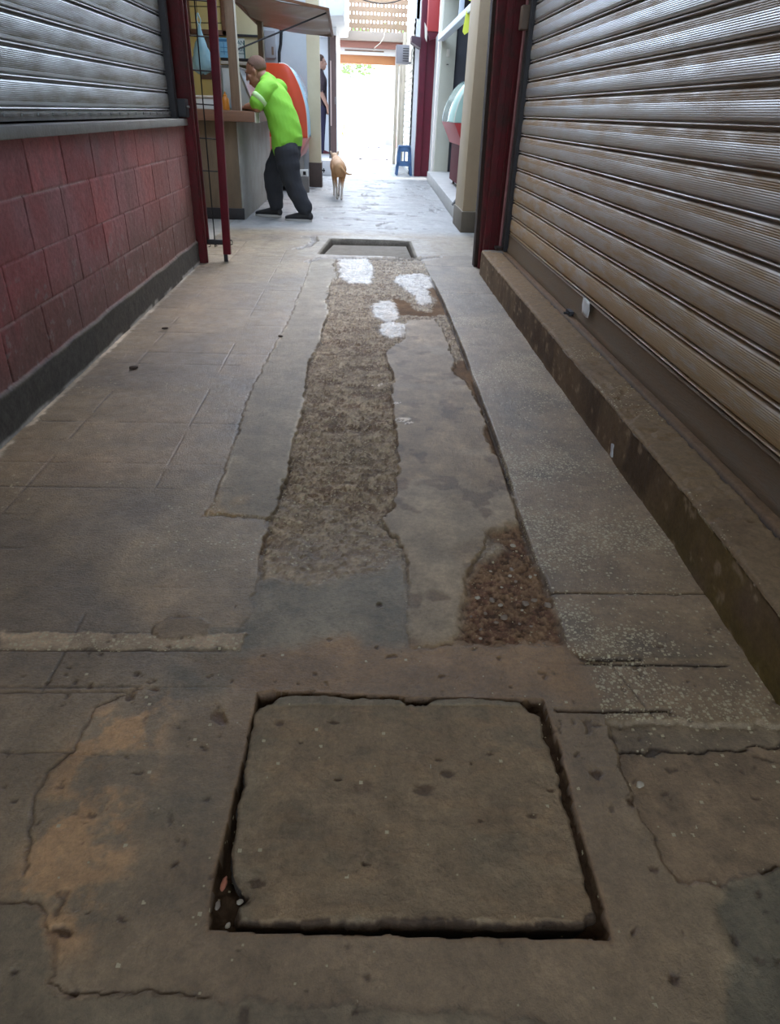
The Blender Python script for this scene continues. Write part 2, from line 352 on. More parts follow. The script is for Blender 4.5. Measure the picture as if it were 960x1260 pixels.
SLABSPOT = [(0.013, 0.748, 0.018, 0.5), (0.12, 0.742, 0.015, 0.9), (0.165, 0.772, 0.01, 1), (0.207, 0.68, 0.005, 1), (0.297, 0.689, 0.007, 1), (0.34, 0.737, 0.006, 1), (-0.143, 0.886, 0.008, 1), (-0.043, 0.886, 0.006, 1), (-0.029, 0.76, 0.004, 1), (0.017, 0.608, 0.005, 1), (-0.146, 0.582, 0.009, 1), (-0.157, 0.555, 0.007, 0.9), (-0.099, 0.84, 0.004, 1), (0.209, 0.792, 0.004, 1), (0.245, 0.813, 0.004, 1), (0.151, 0.801, 0.004, 1)]
PEBBLES = [(0.293, 1.28, 0.008, 1), (0.327, 1.271, 0.0096, 0), (0.344, 1.252, 0.0072, 1), (0.406, 1.259, 0.0112, 0), (0.431, 1.272, 0.0096, 0), (0.46, 1.253, 0.0112, 0), (0.345, 1.207, 0.0112, 0), (0.425, 1.51, 0.0096, 1), (0.386, 1.505, 0.0072, 1), (0.36, 1.323, 0.0048, 1), (0.283, 1.163, 0.0056, 0), (0.278, 1.133, 0.0048, 1), (0.442, 1.368, 0.0064, 1), (0.456, 1.375, 0.0048, 1), (0.4, 1.399, 0.008, 0), (0.39, 1.371, 0.0064, 1), (0.406, 1.11, 0.0056, 0), (0.393, 1.234, 0.0048, 1), (0.418, 1.115, 0.0056, 0), (0.267, 1.209, 0.0048, 0), (0.343, 1.391, 0.0048, 1), (0.4, 1.347, 0.0064, 0), (0.323, 1.189, 0.0064, 0), (0.377, 1.184, 0.0048, 0), (0.404, 1.175, 0.0056, 0), (0.303, 1.221, 0.0064, 0), (0.174, 1.109, 0.0056, 1), (0.179, 1.093, 0.0056, 0), (0.198, 1.114, 0.004, 1), (0.244, 1.093, 0.004, 1)]

# ================================================================== FLOOR
WARM = (1.26, 1.0, 0.73)  # warm light tint multiplied into the floor and cover colours
def make_floor():
    xs = np.concatenate([np.arange(-1.30, -0.62, 0.006), np.arange(-0.62, 0.72, 0.003), np.arange(0.72, 1.36, 0.006)])
    ys = [0.22]
    while ys[-1] < 1.18: ys.append(ys[-1]+0.003)
    while ys[-1] < 7.2: ys.append(ys[-1]*1.0036)
    while ys[-1] < 17: ys.append(ys[-1]*1.006)
    ys = np.array(ys)
    X0, Y0 = np.meshgrid(xs.astype(np.float32), ys.astype(np.float32))
    f1 = fbm(X0, Y0, 9, 4, 1); f2 = fbm(X0, Y0, 38, 4, 2); f3 = fbm(X0, Y0, 130, 3, 3); fL = fbm(X0, Y0, 2.2, 4, 4)
    fs = fbm(X0, Y0, 20, 4, 12)
    wx = (fbm(X0, Y0, 34, 5, 20, 0.62)-0.5)*0.022; wy = (fbm(X0, Y0, 34, 5, 31, 0.62)-0.5)*0.022
    wm = 1+0.5*sstep(1.3, 1.8, Y0)+1.7*sstep(3.6, 4.6, Y0)*(X0 > -0.3)*(X0 < 0.75)
    X = X0+wx*wm; Y = Y0+wy*wm*1.5                       # ragged outlines
    Xs = X0+wx*0.25; Ys = Y0+wy*0.25           # cleaner outlines
    near = sstep(2.6, 1.0, Y0)
    H = (f1-0.5)*0.004 + (f3-0.5)*0.0012
    base = np.array([0.225, 0.187, 0.135], np.float32)
    col = np.ones(X.shape+(3,), np.float32)*base
    tone = 0.72 + 0.56*f1
    rgh = 0.43 + 0.25*(f2-0.5)
    chip = np.zeros(X.shape, np.float32)
    # ---- left tiled walkway
    lx = Xs < -0.12
    tl = np.full(X.shape, 9.0, np.float32)
    for xl in (-0.995, -0.805, -0.616): tl = np.minimum(tl, np.abs(Xs-xl) + (0.0015 if xl == -0.805 else 0))
    fy = (Ys-1.142)/0.1632
    ty = np.abs(fy-np.round(fy))*0.1632
    tidx = np.floor(fy); cidx = np.floor((Xs+0.995)/0.19)
    tt = _tab[(tidx.astype(int)*7+3) % 512, (cidx.astype(int)*13+5) % 512]
    rowt = _tab[(tidx.astype(int)*5+11) % 512, 40]
    joint = np.minimum(tl, ty + 0.0018*(fbm(X0, Y0, 3, 2, 50) > 0.52))
    tiles = lx & (Y0 > 0.7) & (Y0 < 6.4)
    jw = np.where(tiles, sstep(0.0045, 0.0012, joint)*sstep(0.36, 0.5, fbm(X0, Y0, 6, 3, 51)), 0)
    H -= jw*0.002
    tone = np.where(tiles, tone*(0.90+0.14*tt+0.06*rowt), tone)
    col = mixc(col, jw*0.75, (0.05, 0.038, 0.026))
    col = mixc(col, np.where(lx, sstep(0.50, 0.68, fL)*0.55, 0), (0.11, 0.10, 0.092))       # dark worn lanes
    col = mixc(col, np.where(lx, sstep(0.53, 0.7, fbm(X0, Y0, 3.1, 3, 60))*0.5, 0), (0.27, 0.21, 0.145))
    chip = np.where(tiles & (Y0 < 3) & (Y0 > 1.1), 0.10*sstep(0.5, 0.7, fbm(X0, Y0, 5, 3, 61)), 0.004)
    # ---- centre trench of broken concrete
    d = sdf(X, Y, TRENCH); fade = sstep(1.35, 1.75, Y0+0.5*(f1-0.5)); w = sstep(0.006, -0.006, d)*(0.45+0.55*fade)
    reg = (0.55+0.45*fs)
    strat = fbm(X0*0.7, Y0*2.4, 9, 5, 70, 0.6)
    rub = (f2-0.5)*0.020 + (f3-0.5)*0.014
    H = H*(1-w) + w*(-0.008 + rub)
    rc = mixc(np.ones(X.shape+(3,), np.float32)*np.array([0.25, 0.212, 0.165], np.float32), sstep(0.47, 0.64, strat)*0.85, (0.15, 0.105, 0.072))
    rc = mixc(rc, sstep(0.50, 0.66, f2)*0.7, (0.42, 0.375, 0.30))
    rc = mixc(rc, sstep(0.56, 0.72, f3)*0.6, (0.085, 0.06, 0.042)); rc = mixc(rc, sstep(0.40, 0.28, f3)*0.6, (0.46, 0.41, 0.33))
    col = col*(1-w[..., None]) + rc*w[..., None]
    rgh = rgh*(1-w)+w*0.72
    chip = chip*(1-w)+w*0.16
    edge = sstep(0.009, 0.002, np.abs(d))*sstep(0.35, 0.55, fbm(X0, Y0, 14, 3, 71))
    col = mixc(col, edge*0.6*(Y0 > 1.45), (0.075, 0.052, 0.034)); H -= edge*0.004*(Y0 > 1.45)
    # lower end of the left tiles: crack down to the cement
    dl = ldist(X, Y, LFTEDGE); k = sstep(0.012, 0.003, dl); H -= k*0.004; col = mixc(col, k*0.5, (0.08, 0.055, 0.035))
    # ---- smooth cement patches
    def patch(poly, c, dh, tex=0.25, r=0.55, rag=True, e=0.004, amount=1.0, ch=None, dark=0.0):
        nonlocal H, col, rgh, chip
        d = sdf(X if rag else Xs, Y if rag else Ys, poly)
        w = sstep(e, -e, d)*amount
        H = H*(1-w) + w*(dh + (f1-0.5)*0.004 + (f3-0.5)*0.0012)
        cc = np.ones(X.shape+(3,), np.float32)*np.array(c, np.float32)*(1+tex*2*(fs-0.5))[..., None]
        col = col*(1-w[..., None]) + cc*w[..., None]
        rgh = rgh*(1-w) + w*r
        chip = chip*(1-w) + (ch if ch is not None else 0.0)*w
        if dark:
            k = sstep(0.0075, 0.002, np.abs(d-0.002))*sstep(0.38, 0.55, fbm(X0, Y0, 11, 3, 72))*dark
            H -= k*0.006; col = mixc(col, k, (0.05, 0.035, 0.024))
        return d, w
    d, w = patch(RCEM, (0.255, 0.205, 0.142), 0.002, 0.34, 0.58, dark=0.6)
    col = mixc(col, w*sstep(0.52, 0.66, fbm(X0, Y0, 4, 3, 73))*0.7, (0.29, 0.255, 0.20))
    col = mixc(col, w*sstep(0.63, 0.72, fbm(X0, Y0, 12, 3, 74))*0.7, (0.12, 0.085, 0.055))
    d, w = patch(LCEM, (0.235, 0.205, 0.152), 0.003, 0.22, 0.55, dark=0.4)
    k = w*sstep(1.86, 1.62, Ys)*sstep(0.4, 0.55, f1)
    col = mixc(col, k*0.8, (0.30, 0.215, 0.11)); chip = np.maximum(chip, k*0.2)
    k = w*sstep(0.018, 0.004, np.abs(d))*sstep(0.45, 0.6, fbm(X0, Y0, 5, 2, 75)); col = mixc(col, k*0.7*(X0 > -0.42), (0.46, 0.42, 0.34))
    patch(BLUE, (0.175, 0.162, 0.128), -0.004, 0.3, 0.5, e=0.02)
    patch(DIRT2, (0.13, 0.085, 0.05), -0.008, 0.4, 0.8, e=0.01)
    for P in (WHITE1, WHITE2, WHITE3, WHITE4): patch(P, (0.46, 0.44, 0.41), -0.001, 0.5, 0.3, e=0.012, dark=0.5, amount=0.78+0.3*sstep(0.35, 0.6, f2))
    d, w = patch(BROWN1, (0.14, 0.085, 0.045), -0.010, 0.3, 0.8, e=0.012)
    # reddish bed of dirt and pebbles
    d = sdf(X, Y, REDDIRT); w = sstep(0.018, -0.018, d)
    peb = fbm(X0, Y0, 95, 4, 76)
    pf = fbm(X0, Y0, 190, 3, 77)
    H = H*(1-w) + w*(-0.010 + (peb-0.5)*0.010 + (pf-0.5)*0.006 + (f2-0.5)*0.010)
    rc = mixc(np.ones(X.shape+(3,), np.float32)*np.array([0.165, 0.112, 0.076], np.float32), sstep(0.5, 0.62, fs), (0.14, 0.085, 0.064)); rc = mixc(rc, sstep(0.56, 0.68, pf)*0.7, (0.25, 0.18, 0.125))
    rc = mixc(rc, sstep(0.60, 0.72, peb)*0.5, (0.30, 0.22, 0.15)); rc = mixc(rc, sstep(0.45, 0.32, peb)*0.7, (0.055, 0.035, 0.024))
    col = col*(1-w[..., None]) + rc*w[..., None]; rgh = rgh*(1-w)+w*0.8; chip = chip*(1-w)+0.025*w
    # ---- right terrazzo strip
    def terr(poly, dh, ch, c=(0.205, 0.162, 0.112)):
        d, w = patch(poly, c, dh, 0.2, 0.45, rag=False, e=0.003)
        worn = sstep(0.40, 0.62, fbm(X0, Y0, 4.5, 4, 80))
        nonlocal chip
        chip = np.where(w > 0.5, ch*(0.12+0.88*worn)*sstep(6.0, 2.2, Y0), chip)
        return d, w
    d, w = terr(TERR, 0.002, 0.85)
    col = mixc(col, w*sstep(0.5, 0.66, fbm(X0, Y0, 3.2, 4, 81))*0.5, (0.12, 0.105, 0.082))
    k = sstep(0.013, 0.003, np.abs(d-0.004))*(Xs < 0.62)*(Y0 < 4.9)*sstep(0.25, 0.5, fbm(X0, Y0, 5, 3, 82)); H -= k*0.010; col = mixc(col, k*0.85, (0.045, 0.03, 0.02))
    k = w*sstep(1.14, 1.09, Ys)*sstep(0.62, 0.45, X0); chip = np.maximum(chip, 0.75*k)
    for yj in (1.288, 2.9, 4.47, 5.37):
        k = sstep(0.0035, 0.001, np.abs(Ys-yj))*w; H -= k*0.004; col = mixc(col, k*0.7, (0.04, 0.03, 0.022))
    d, w = terr(TILE2, 0.0, 0.75)
    k = w*sstep(0.004, 0.001, np.abs(Xs-0.56+0.25*(Ys-1.0))); H -= k*0.003; col = mixc(col, k*0.6, (0.07, 0.05, 0.035))
    k = sstep(0.006, 0.0015, ldist(Xs, Ys, [(0.38, 1.063), (0.40, 1.051), (0.60, 1.046), (0.80, 1.044)])); H -= k*0.007; col = mixc(col, k*0.85, (0.035, 0.025, 0.018))
    patch(PIECE, (0.19, 0.16, 0.118), -0.009, 0.3, 0.6, e=0.004, ch=0.06)
    k = sstep(0.0075, 0.002, ldist(Xs, Ys, [(0.398, 0.918), (0.45, 0.917), (0.53, 0.916), (0.62, 0.917)])); H -= k*0.012; col = mixc(col, k*0.9, (0.03, 0.02, 0.014))
    patch(CEMR, (0.19, 0.148, 0.102), -0.006, 0.4, 0.65, e=0.006, ch=0.03)
    k = sstep(0.006, 0.0015, ldist(X, Y, CEMR[-5:])) ; k = np.maximum(k, sstep(0.006, 0.0015, ldist(X, Y, [CEMR[-1], CEMR[0]]))); H -= k*0.009; col = mixc(col, k*0.8, (0.04, 0.028, 0.02))
    k = sstep(0.0035, 0.001, ldist(X, Y, CEMR[:11])); H -= k*0.003; col = mixc(col, k*0.55, (0.085, 0.055, 0.035))
    k = sstep(0.012, 0.0, ldist(X, Y, CEMR[4:11])+0.002); col = mixc(col, k*0.35, (0.33, 0.26, 0.19))
    patch(BLUER, (0.125, 0.118, 0.092), -0.004, 0.35, 0.55, e=0.012)
    # ---- near frame round the cover
    nf = (Y0 < 1.16)
    d = sdf(X, Y, BAND); w = sstep(0.035, -0.02, d)*0.95
    col = mixc(col, w*(0.55+0.5*f1), (0.235, 0.145, 0.062)); H = H*(1-w)+w*(-0.002+(f2-0.5)*0.003)
    fr = sstep(0.20, 0.02, sdf(X, Y, HOLE, 0.4))*nf
    col = mixc(col, fr*0.5, (0.165, 0.122, 0.082))
    d = sdf(X, Y, OCHRE); w = sstep(0.07, 0.0, d)*sstep(0.38, 0.60, fbm(X0, Y0, 16, 5, 83, 0.65))
    col = mixc(col, w*0.85, (0.44, 0.295, 0.17)); H += w*0.001; rgh = rgh + w*0.1
    k = nf*sstep(-0.44, -0.36, X0)*sstep(-0.19, -0.27, X0)*sstep(0.40, 0.55, fbm(X0, Y0, 5, 3, 84)); col = mixc(col, k*0.55, (0.10, 0.10, 0.082))
    patch(LOBE, (0.175, 0.15, 0.11), 0.003, 0.25, 0.55, e=0.004)
    k = sstep(0.005, 0.0015, ldist(X, Y, LOBE[:11])); col = mixc(col, k*0.4, (0.26, 0.215, 0.155)); 
    k = sstep(0.004, 0.001, ldist(X, Y, [(p[0]+0.004, p[1]+0.006) for p in LOBE[:11]])); H -= k*0.003; col = mixc(col, k*0.4, (0.08, 0.055, 0.035))
    k = sstep(0.0045, 0.001, ldist(X, Y, CRACKL)); H -= k*0.004; col = mixc(col, k*0.6, (0.075, 0.05, 0.032))
    d, w = patch(STRIP, (0.315, 0.262, 0.20), 0.001, 0.35, 0.6, e=0.004, ch=0.5)
    k = sstep(0.004, 0.001, np.abs(Ys-1.084))*(X0 < -0.28); H -= k*0.003; col = mixc(col, k*0.7, (0.07, 0.05, 0.035))
    patch(BLISTER, (0.19, 0.152, 0.108), 0.004, 0.25, 0.55, e=0.004, dark=0.35)
    for yj in (0.965, 0.822):
        k = sstep(0.0035, 0.001, np.abs(Ys-yj))*(X0 < CRACKL[0][0]-0.35*(0.98-Y0)-0.02); H -= k*0.002; col = mixc(col, k*0.5, (0.07, 0.05, 0.035))
    for (px_, py_, r) in PITS:
        ca, sa = math.cos(px_*40), math.sin(px_*40)
        dx = (X-px_); dy = (Y-py_)
        e = np.hypot((dx*ca+dy*sa)/1.3, (-dx*sa+dy*ca)*1.25)/r
        k = sstep(1.15, 0.55, e); H -= k*min(r*0.5, 0.006); col = mixc(col, k*0.75, (0.075, 0.043, 0.026))
    col = mixc(col, sstep(0.745, 0.80, f2)*nf*0.6, (0.06, 0.04, 0.028)); H -= sstep(0.745, 0.81, f2)*nf*0.003
    # worn skin on everything close by: grime mottling
    g = fbm(X0, Y0, 26, 5, 85)
    # ---- pit that holds the cover
    d = sdf(Xs, Ys, HOLE); hole = sstep(0.0015, -0.0035, d)
    lip = sstep(0.006, 0.0, np.abs(d-0.003))
    H = H*(1-hole) + hole*(-0.042 + (f2-0.5)*0.014)
    inn = sstep(0.0025, -0.0005, d)
    fill = sstep(-0.07, -0.20, X0)*sstep(0.63, 0.56, Y0)*inn       # crumbs packed into the broken corner
    H = np.where(fill > 0, np.maximum(H, -0.016 + (f3-0.5)*0.008 - (1-fill)*0.03), H)
    fr2 = inn*sstep(0.30, 0.345, X0)                                # dirt packed along the right side
    H = np.where(fr2 > 0, np.maximum(H, -0.020+(f3-0.5)*0.012-(1-fr2)*0.03), H)
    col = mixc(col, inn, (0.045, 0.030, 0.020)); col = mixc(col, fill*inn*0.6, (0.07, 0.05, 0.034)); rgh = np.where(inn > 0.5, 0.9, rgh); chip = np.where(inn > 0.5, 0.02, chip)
    col = mixc(col, lip*0.4*(1-inn), (0.23, 0.14, 0.07))
    # ---- far sunken pit, its shadow painted as dark walls and lip
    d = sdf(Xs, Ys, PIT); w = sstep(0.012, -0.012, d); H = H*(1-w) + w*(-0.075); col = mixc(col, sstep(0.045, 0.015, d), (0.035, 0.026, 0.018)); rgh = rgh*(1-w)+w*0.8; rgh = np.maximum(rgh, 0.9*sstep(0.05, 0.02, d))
    rim = sstep(0.16, 0.10, np.abs(d-0.06))*(1-w)*(Y0 > 5.3); col = mixc(col, rim*0.5, (0.29, 0.27, 0.235))
    for cr in (CRACKP, CRACKQ):
        k = sstep(0.04, 0.012, ldist(X0+wx*2, Y0+wy*2, cr, 0.2)); H -= k*0.012; col = mixc(col, k*0.8, (0.06, 0.045, 0.035))
    # ---- old flagstones further on
    far = sstep(6.68, 7.15, Y0)
    r1 = np.abs(fbm(X0*0.75, Y0*1.9, 1.7, 4, 90)-0.5)
    cre = sstep(0.030, 0.008, r1)*sstep(0.36, 0.55, fbm(X0, Y0, 1.3, 3, 91))*far
    H -= cre*0.014; col = mixc(col, far*0.85, (0.285, 0.295, 0.30)); col = mixc(col, cre*0.75, (0.07, 0.06, 0.05))
    H += far*(fbm(X0, Y0*1.6, 3, 4, 92)-0.5)*0.014
    rgh = rgh*(1-far)+far*(0.38+0.3*(fbm(X0, Y0, 5, 3, 93)-0.3))
    # whitewash dribbled along the foot of the left wall
    k = sstep(0.016, 0.006, np.abs(X+1.176))*sstep(0.30, 0.5, fbm(X0, Y0, 7, 3, 94))*(Y0 < 5.2)
    col = mixc(col, k*0.9, (0.62, 0.60, 0.56))
    k = sstep(-0.95, -1.16, X)*(Y0 < 5.4)*sstep(0.3, 0.6, fL); col = mixc(col, k*0.5, (0.13, 0.105, 0.08))
    # bird droppings / paint spots
    for (sx, sy, r) in ((0.165, 2.354, 0.020), (0.185, 2.32, 0.012), (0.143, 2.52, 0.012), (0.077, 2.75, 0.018), (0.10, 2.77, 0.014)):
        e = np.hypot((X-sx)/1.6, (Y-sy))/r; k = sstep(1.1, 0.7, e)*sstep(0.35, 0.5, f3); col = mixc(col, k*0.9, (0.72, 0.71, 0.68))
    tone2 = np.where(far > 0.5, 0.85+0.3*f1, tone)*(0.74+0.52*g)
    wf = sstep(5.4, 1.5, Y0)[..., None]  # warm near light put into the floor colour, fading with distance
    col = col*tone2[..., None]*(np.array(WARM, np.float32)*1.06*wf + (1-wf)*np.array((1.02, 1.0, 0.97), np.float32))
    P = np.stack([X0, Y0, H], -1)
    me = grid_mesh('floor', P)
    set_attr(me, col, np.clip(rgh, 0.22, 0.95), chip)
    return me
M_floor = attr_mat('worn floor', True, (170, 0.6, 0.005), spec=0.5)
floor = struct(link_mesh('floor', make_floor(), M_floor), 'worn alley floor of cracked tiles, cement patches and a broken central trench', 'floor')
M_conc = mat('plain concrete', (0.30, 0.28, 0.25), 0.7, noise=(6, 0.5), col2=(0.22, 0.2, 0.17), bump=(60, 0.3))
M_out = mat('sunlit paving', (0.62, 0.58, 0.55), 0.8, noise=(3, 0.6), col2=(0.52, 0.47, 0.44), bump=(30, 0.2))
s = MB(); s.box(-6, 6, -6, 0.23, -0.2, -0.004); s.box(-6, -1.295, 0.2, 17, -0.2, -0.003); s.box(1.35, 6, 0.2, 17, -0.2, -0.003); s.box(-6, 6, -6, 17, -0.3, -0.15)
struct(s.build('floor_base', M_conc, None), 'plain concrete floor under the stalls', 'floor')
s = MB(); s.box(-14, 16, 16.97, 60, -0.25, -0.002)
struct(s.build('pavement', M_out, None), 'bright sunlit pavement beyond the passage', 'pavement')

# ---- the concrete inspection cover
def make_slab():
    cx, cy = 0.085, 0.74
    poly = [(x-cx, y-cy) for x, y in SLAB]
    ang = np.array([math.atan2(y, x) for x, y in poly]); rad = np.array([math.hypot(x, y) for x, y in poly])
    o = np.argsort(ang); ang = ang[o]; rad = rad[o]
    N, K = 900, 150
    th = np.linspace(-PI, PI, N+1)
    r = np.interp(th, np.concatenate([ang-2*PI, ang, ang+2*PI]), np.tile(rad, 3))
    r = r + (fbm(np.cos(th)*0.3+5, np.sin(th)*0.3+5, 60, 4, 5)-0.5)*0.010
    r[-1] = r[0]
    t = np.concatenate([np.linspace(0.0, 1.0, K)])
    Rr = t[:, None]*(r[None, :]-0.004)
    X = cx+Rr*np.cos(th)[None, :]; Y = cy+Rr*np.sin(th)[None, :]
    e = (r[None, :]-0.004)-Rr                                    # distance to the rim along the ray
    f1 = fbm(X, Y, 10, 4, 11); f2 = fbm(X, Y, 45, 4, 13); f3 = fbm(X, Y, 140, 3, 14); st = fbm(X*1.2+Y*0.5, Y*2.5, 16, 4, 15)
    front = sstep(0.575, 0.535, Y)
    Z = 0.001 + (f1-0.5)*0.006 + (f2-0.5)*0.0035 + (st-0.5)*0.004
    crumble = (0.004+0.009*front*sstep(0.3, 0.7, fbm(X, Y, 34, 4, 16, 0.6)))
    Z = Z - 0.010*sstep(1, 0, e/crumble)*(0.35+0.65*front) - 0.004*front*sstep(0.006, 0, e)*f2*2
    lipb = sstep(0.03, 0.026, 0.957-Y+0.004*(f1-0.5))*0.0025; Z = Z + lipb
    col = np.ones(X.shape+(3,), np.float32)*np.array([0.205, 0.165, 0.115], np.float32)
    col = mixc(col, sstep(0.45, 0.62, f1)*0.6, (0.165, 0.142, 0.104)); col = mixc(col, sstep(0.5, 0.7, st)*0.5, (0.235, 0.175, 0.112))
    col = mixc(col, lipb*300, (0.175, 0.165, 0.14)); col = mixc(col, sstep(0.05, 0.0, X+0.19-0.02*(f1))*0.4, (0.17, 0.16, 0.125))
    col = mixc(col, front*sstep(0.012, 0.004, e-0.012*(fbm(X, Y, 60, 3, 19)-0.5))*sstep(0.34, 0.46, fbm(X, Y, 38, 4, 17, 0.6)), (0.05, 0.034, 0.022)); col = mixc(col, sstep(0.008, 0.001, e)*(0.4+0.6*front), (0.06, 0.042, 0.028))  # front edge darkened in the colour, standing in for its shade
    for (u, v, r0, dk) in SLABSPOT:
        k = sstep(1.1, 0.5, np.hypot((X-u)/1.5+(f3-.5)*0.01, (Y-v)+(f2-.5)*0.01)/r0)
        Z = Z - k*0.003*dk; col = mixc(col, k*0.7, (0.075, 0.05, 0.034) if dk > 0.8 else (0.115, 0.085, 0.062))
    g = fbm(X, Y, 26, 5, 85); col = col*(0.70+0.60*g)[..., None]*np.array(WARM, np.float32)*1.06
    P = np.stack([X, Y, Z], -1)
    rows = [P]
    for dz, dr in ((-0.008, 0.0005), (-0.016, 0.003), (-0.030, 0.001), (-0.05, -0.004)):   # broken flank
        q = P[-1].copy(); j = (fbm(th*2, th*0+dz*50, 9, 3, 18)-0.5)*0.006
        q[:, 0] = cx+(r-0.004+dr+j)*np.cos(th); q[:, 1] = cy+(r-0.004+dr+j)*np.sin(th); q[:, 2] = P[-1][:, 2]+dz
        q[-1] = q[0]; rows.append(q[None])
    P = np.concatenate(rows, 0)
    c2 = np.concatenate([col]+[np.ones((1, N+1, 3), np.float32)*np.array([0.06, 0.042, 0.028], np.float32)]*4, 0)  # flank painted dark in place of shade
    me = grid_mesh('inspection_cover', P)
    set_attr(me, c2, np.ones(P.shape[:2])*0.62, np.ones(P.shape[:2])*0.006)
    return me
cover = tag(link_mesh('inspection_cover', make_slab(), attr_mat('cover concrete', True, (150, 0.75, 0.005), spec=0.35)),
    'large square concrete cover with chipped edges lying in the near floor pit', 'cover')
s = MB(); s.prism(PITSL, 'z', -0.075, -0.016, 0.004)
M_cov2 = mat('pale cover concrete', (0.22, 0.20, 0.165), 0.8, noise=(14, 0.5), col2=(0.15, 0.13, 0.105), bump=(90, 0.6), spec=0.2)
tag(s.build('inspection_cover', M_cov2), 'smaller pale concrete cover sunk in the pit at the far end of the broken trench', 'cover')
# loose bits in and on the floor
def chipstone(name, x, y, z, r, m, label, cat, group=None, flat=0.5, rz=0.0, el=1.3):
    b = MB(); bm = b.bm
    bmesh.ops.create_icosphere(bm, subdivisions=2, radius=1)
    rr = random.Random(int(x*1e4)+int(y*1e4))
    for v in bm.verts: v.co *= 0.8+0.35*rr.random()
    bmesh.ops.transform(bm, verts=bm.verts, matrix=Matrix.Translation((x, y, z)) @ Matrix.Rotation(rz, 4, 'Z') @ Matrix.Diagonal((r*el, r, r*flat, 1)))
    return tag(b.build(name, m, None, 4), label, cat, group)
M_peb = mat('pebble', (0.29, 0.19, 0.115), 0.7, noise=(90, 0.5), col2=(0.22, 0.17, 0.12))
M_peb2 = mat('pale pebble', (0.48, 0.36, 0.225), 0.65, noise=(90, 0.5), col2=(0.36, 0.3, 0.22))
M_clay = mat('terracotta', (0.42, 0.13, 0.06), 0.7, noise=(80, 0.4), col2=(0.3, 0.09, 0.045))
for i, (x, y, r, m) in enumerate(PEBBLES):
    chipstone('pebble', x, y, -0.0065, r*0.72, M_peb2 if m else M_peb, 'small loose stone in the reddish dirt patch beside the terrazzo strip', 'stone', 'stones in the reddish dirt patch', 0.55, i*1.7)
chipstone('terracotta_shard', -0.1955, 0.585, -0.008, 0.0045, M_clay, 'thin reddish terracotta sliver in the left gap of the big floor cover', 'shard', None, 0.6, 1.45, 2.6)
chipstone('pebble', -0.167, 0.555, -0.004, 0.0042, M_peb2, 'small cream stone in a hollow at the left corner of the big floor cover', 'stone', None, 0.6, 0.3)
chipstone('pebble', -0.179, 0.523, -0.006, 0.0038, M_peb2, 'pale stone crumb low in the broken left corner of the big floor cover', 'stone', None, 0.6, 0.8)
chipstone('gravel_chip', -0.199, 0.553, -0.009, 0.004, M_peb, 'grey gravel chip in the left gap just below the terracotta sliver', 'stone', None, 0.6, 1.5, 1.7)
chipstone('pebble', 0.503, 0.748, -0.002, 0.0065, M_peb2, 'cream stone stuck in the cement right of the big cover', 'stone', None, 0.5, 0.4)
chipstone('gravel_chip', 0.135, 0.787, 0.0, 0.001, M_peb2, 'tiny white splinter lying on the big floor cover', 'splinter', None, 0.8, 1.5, 6)

M_crumb = mat('dry leaf crumb', (0.06, 0.035, 0.022), 0.8)
for x, y, r, lab in ((-0.985, 2.86, 0.014, 'dark curled leaf crumb on the tiles below the red block wall, nearer the camera'), (-1.003, 3.47, 0.012, 'dark leaf crumb on the tiles below the red block wall, further from the camera'), (-0.405, 3.38, 0.010, 'dark speck of litter on the cement patch left of the broken trench')):
    chipstone('leaf_crumb', x, y, 0.008, r, M_crumb, lab, 'litter', None, 0.5, x*9, 1.5)

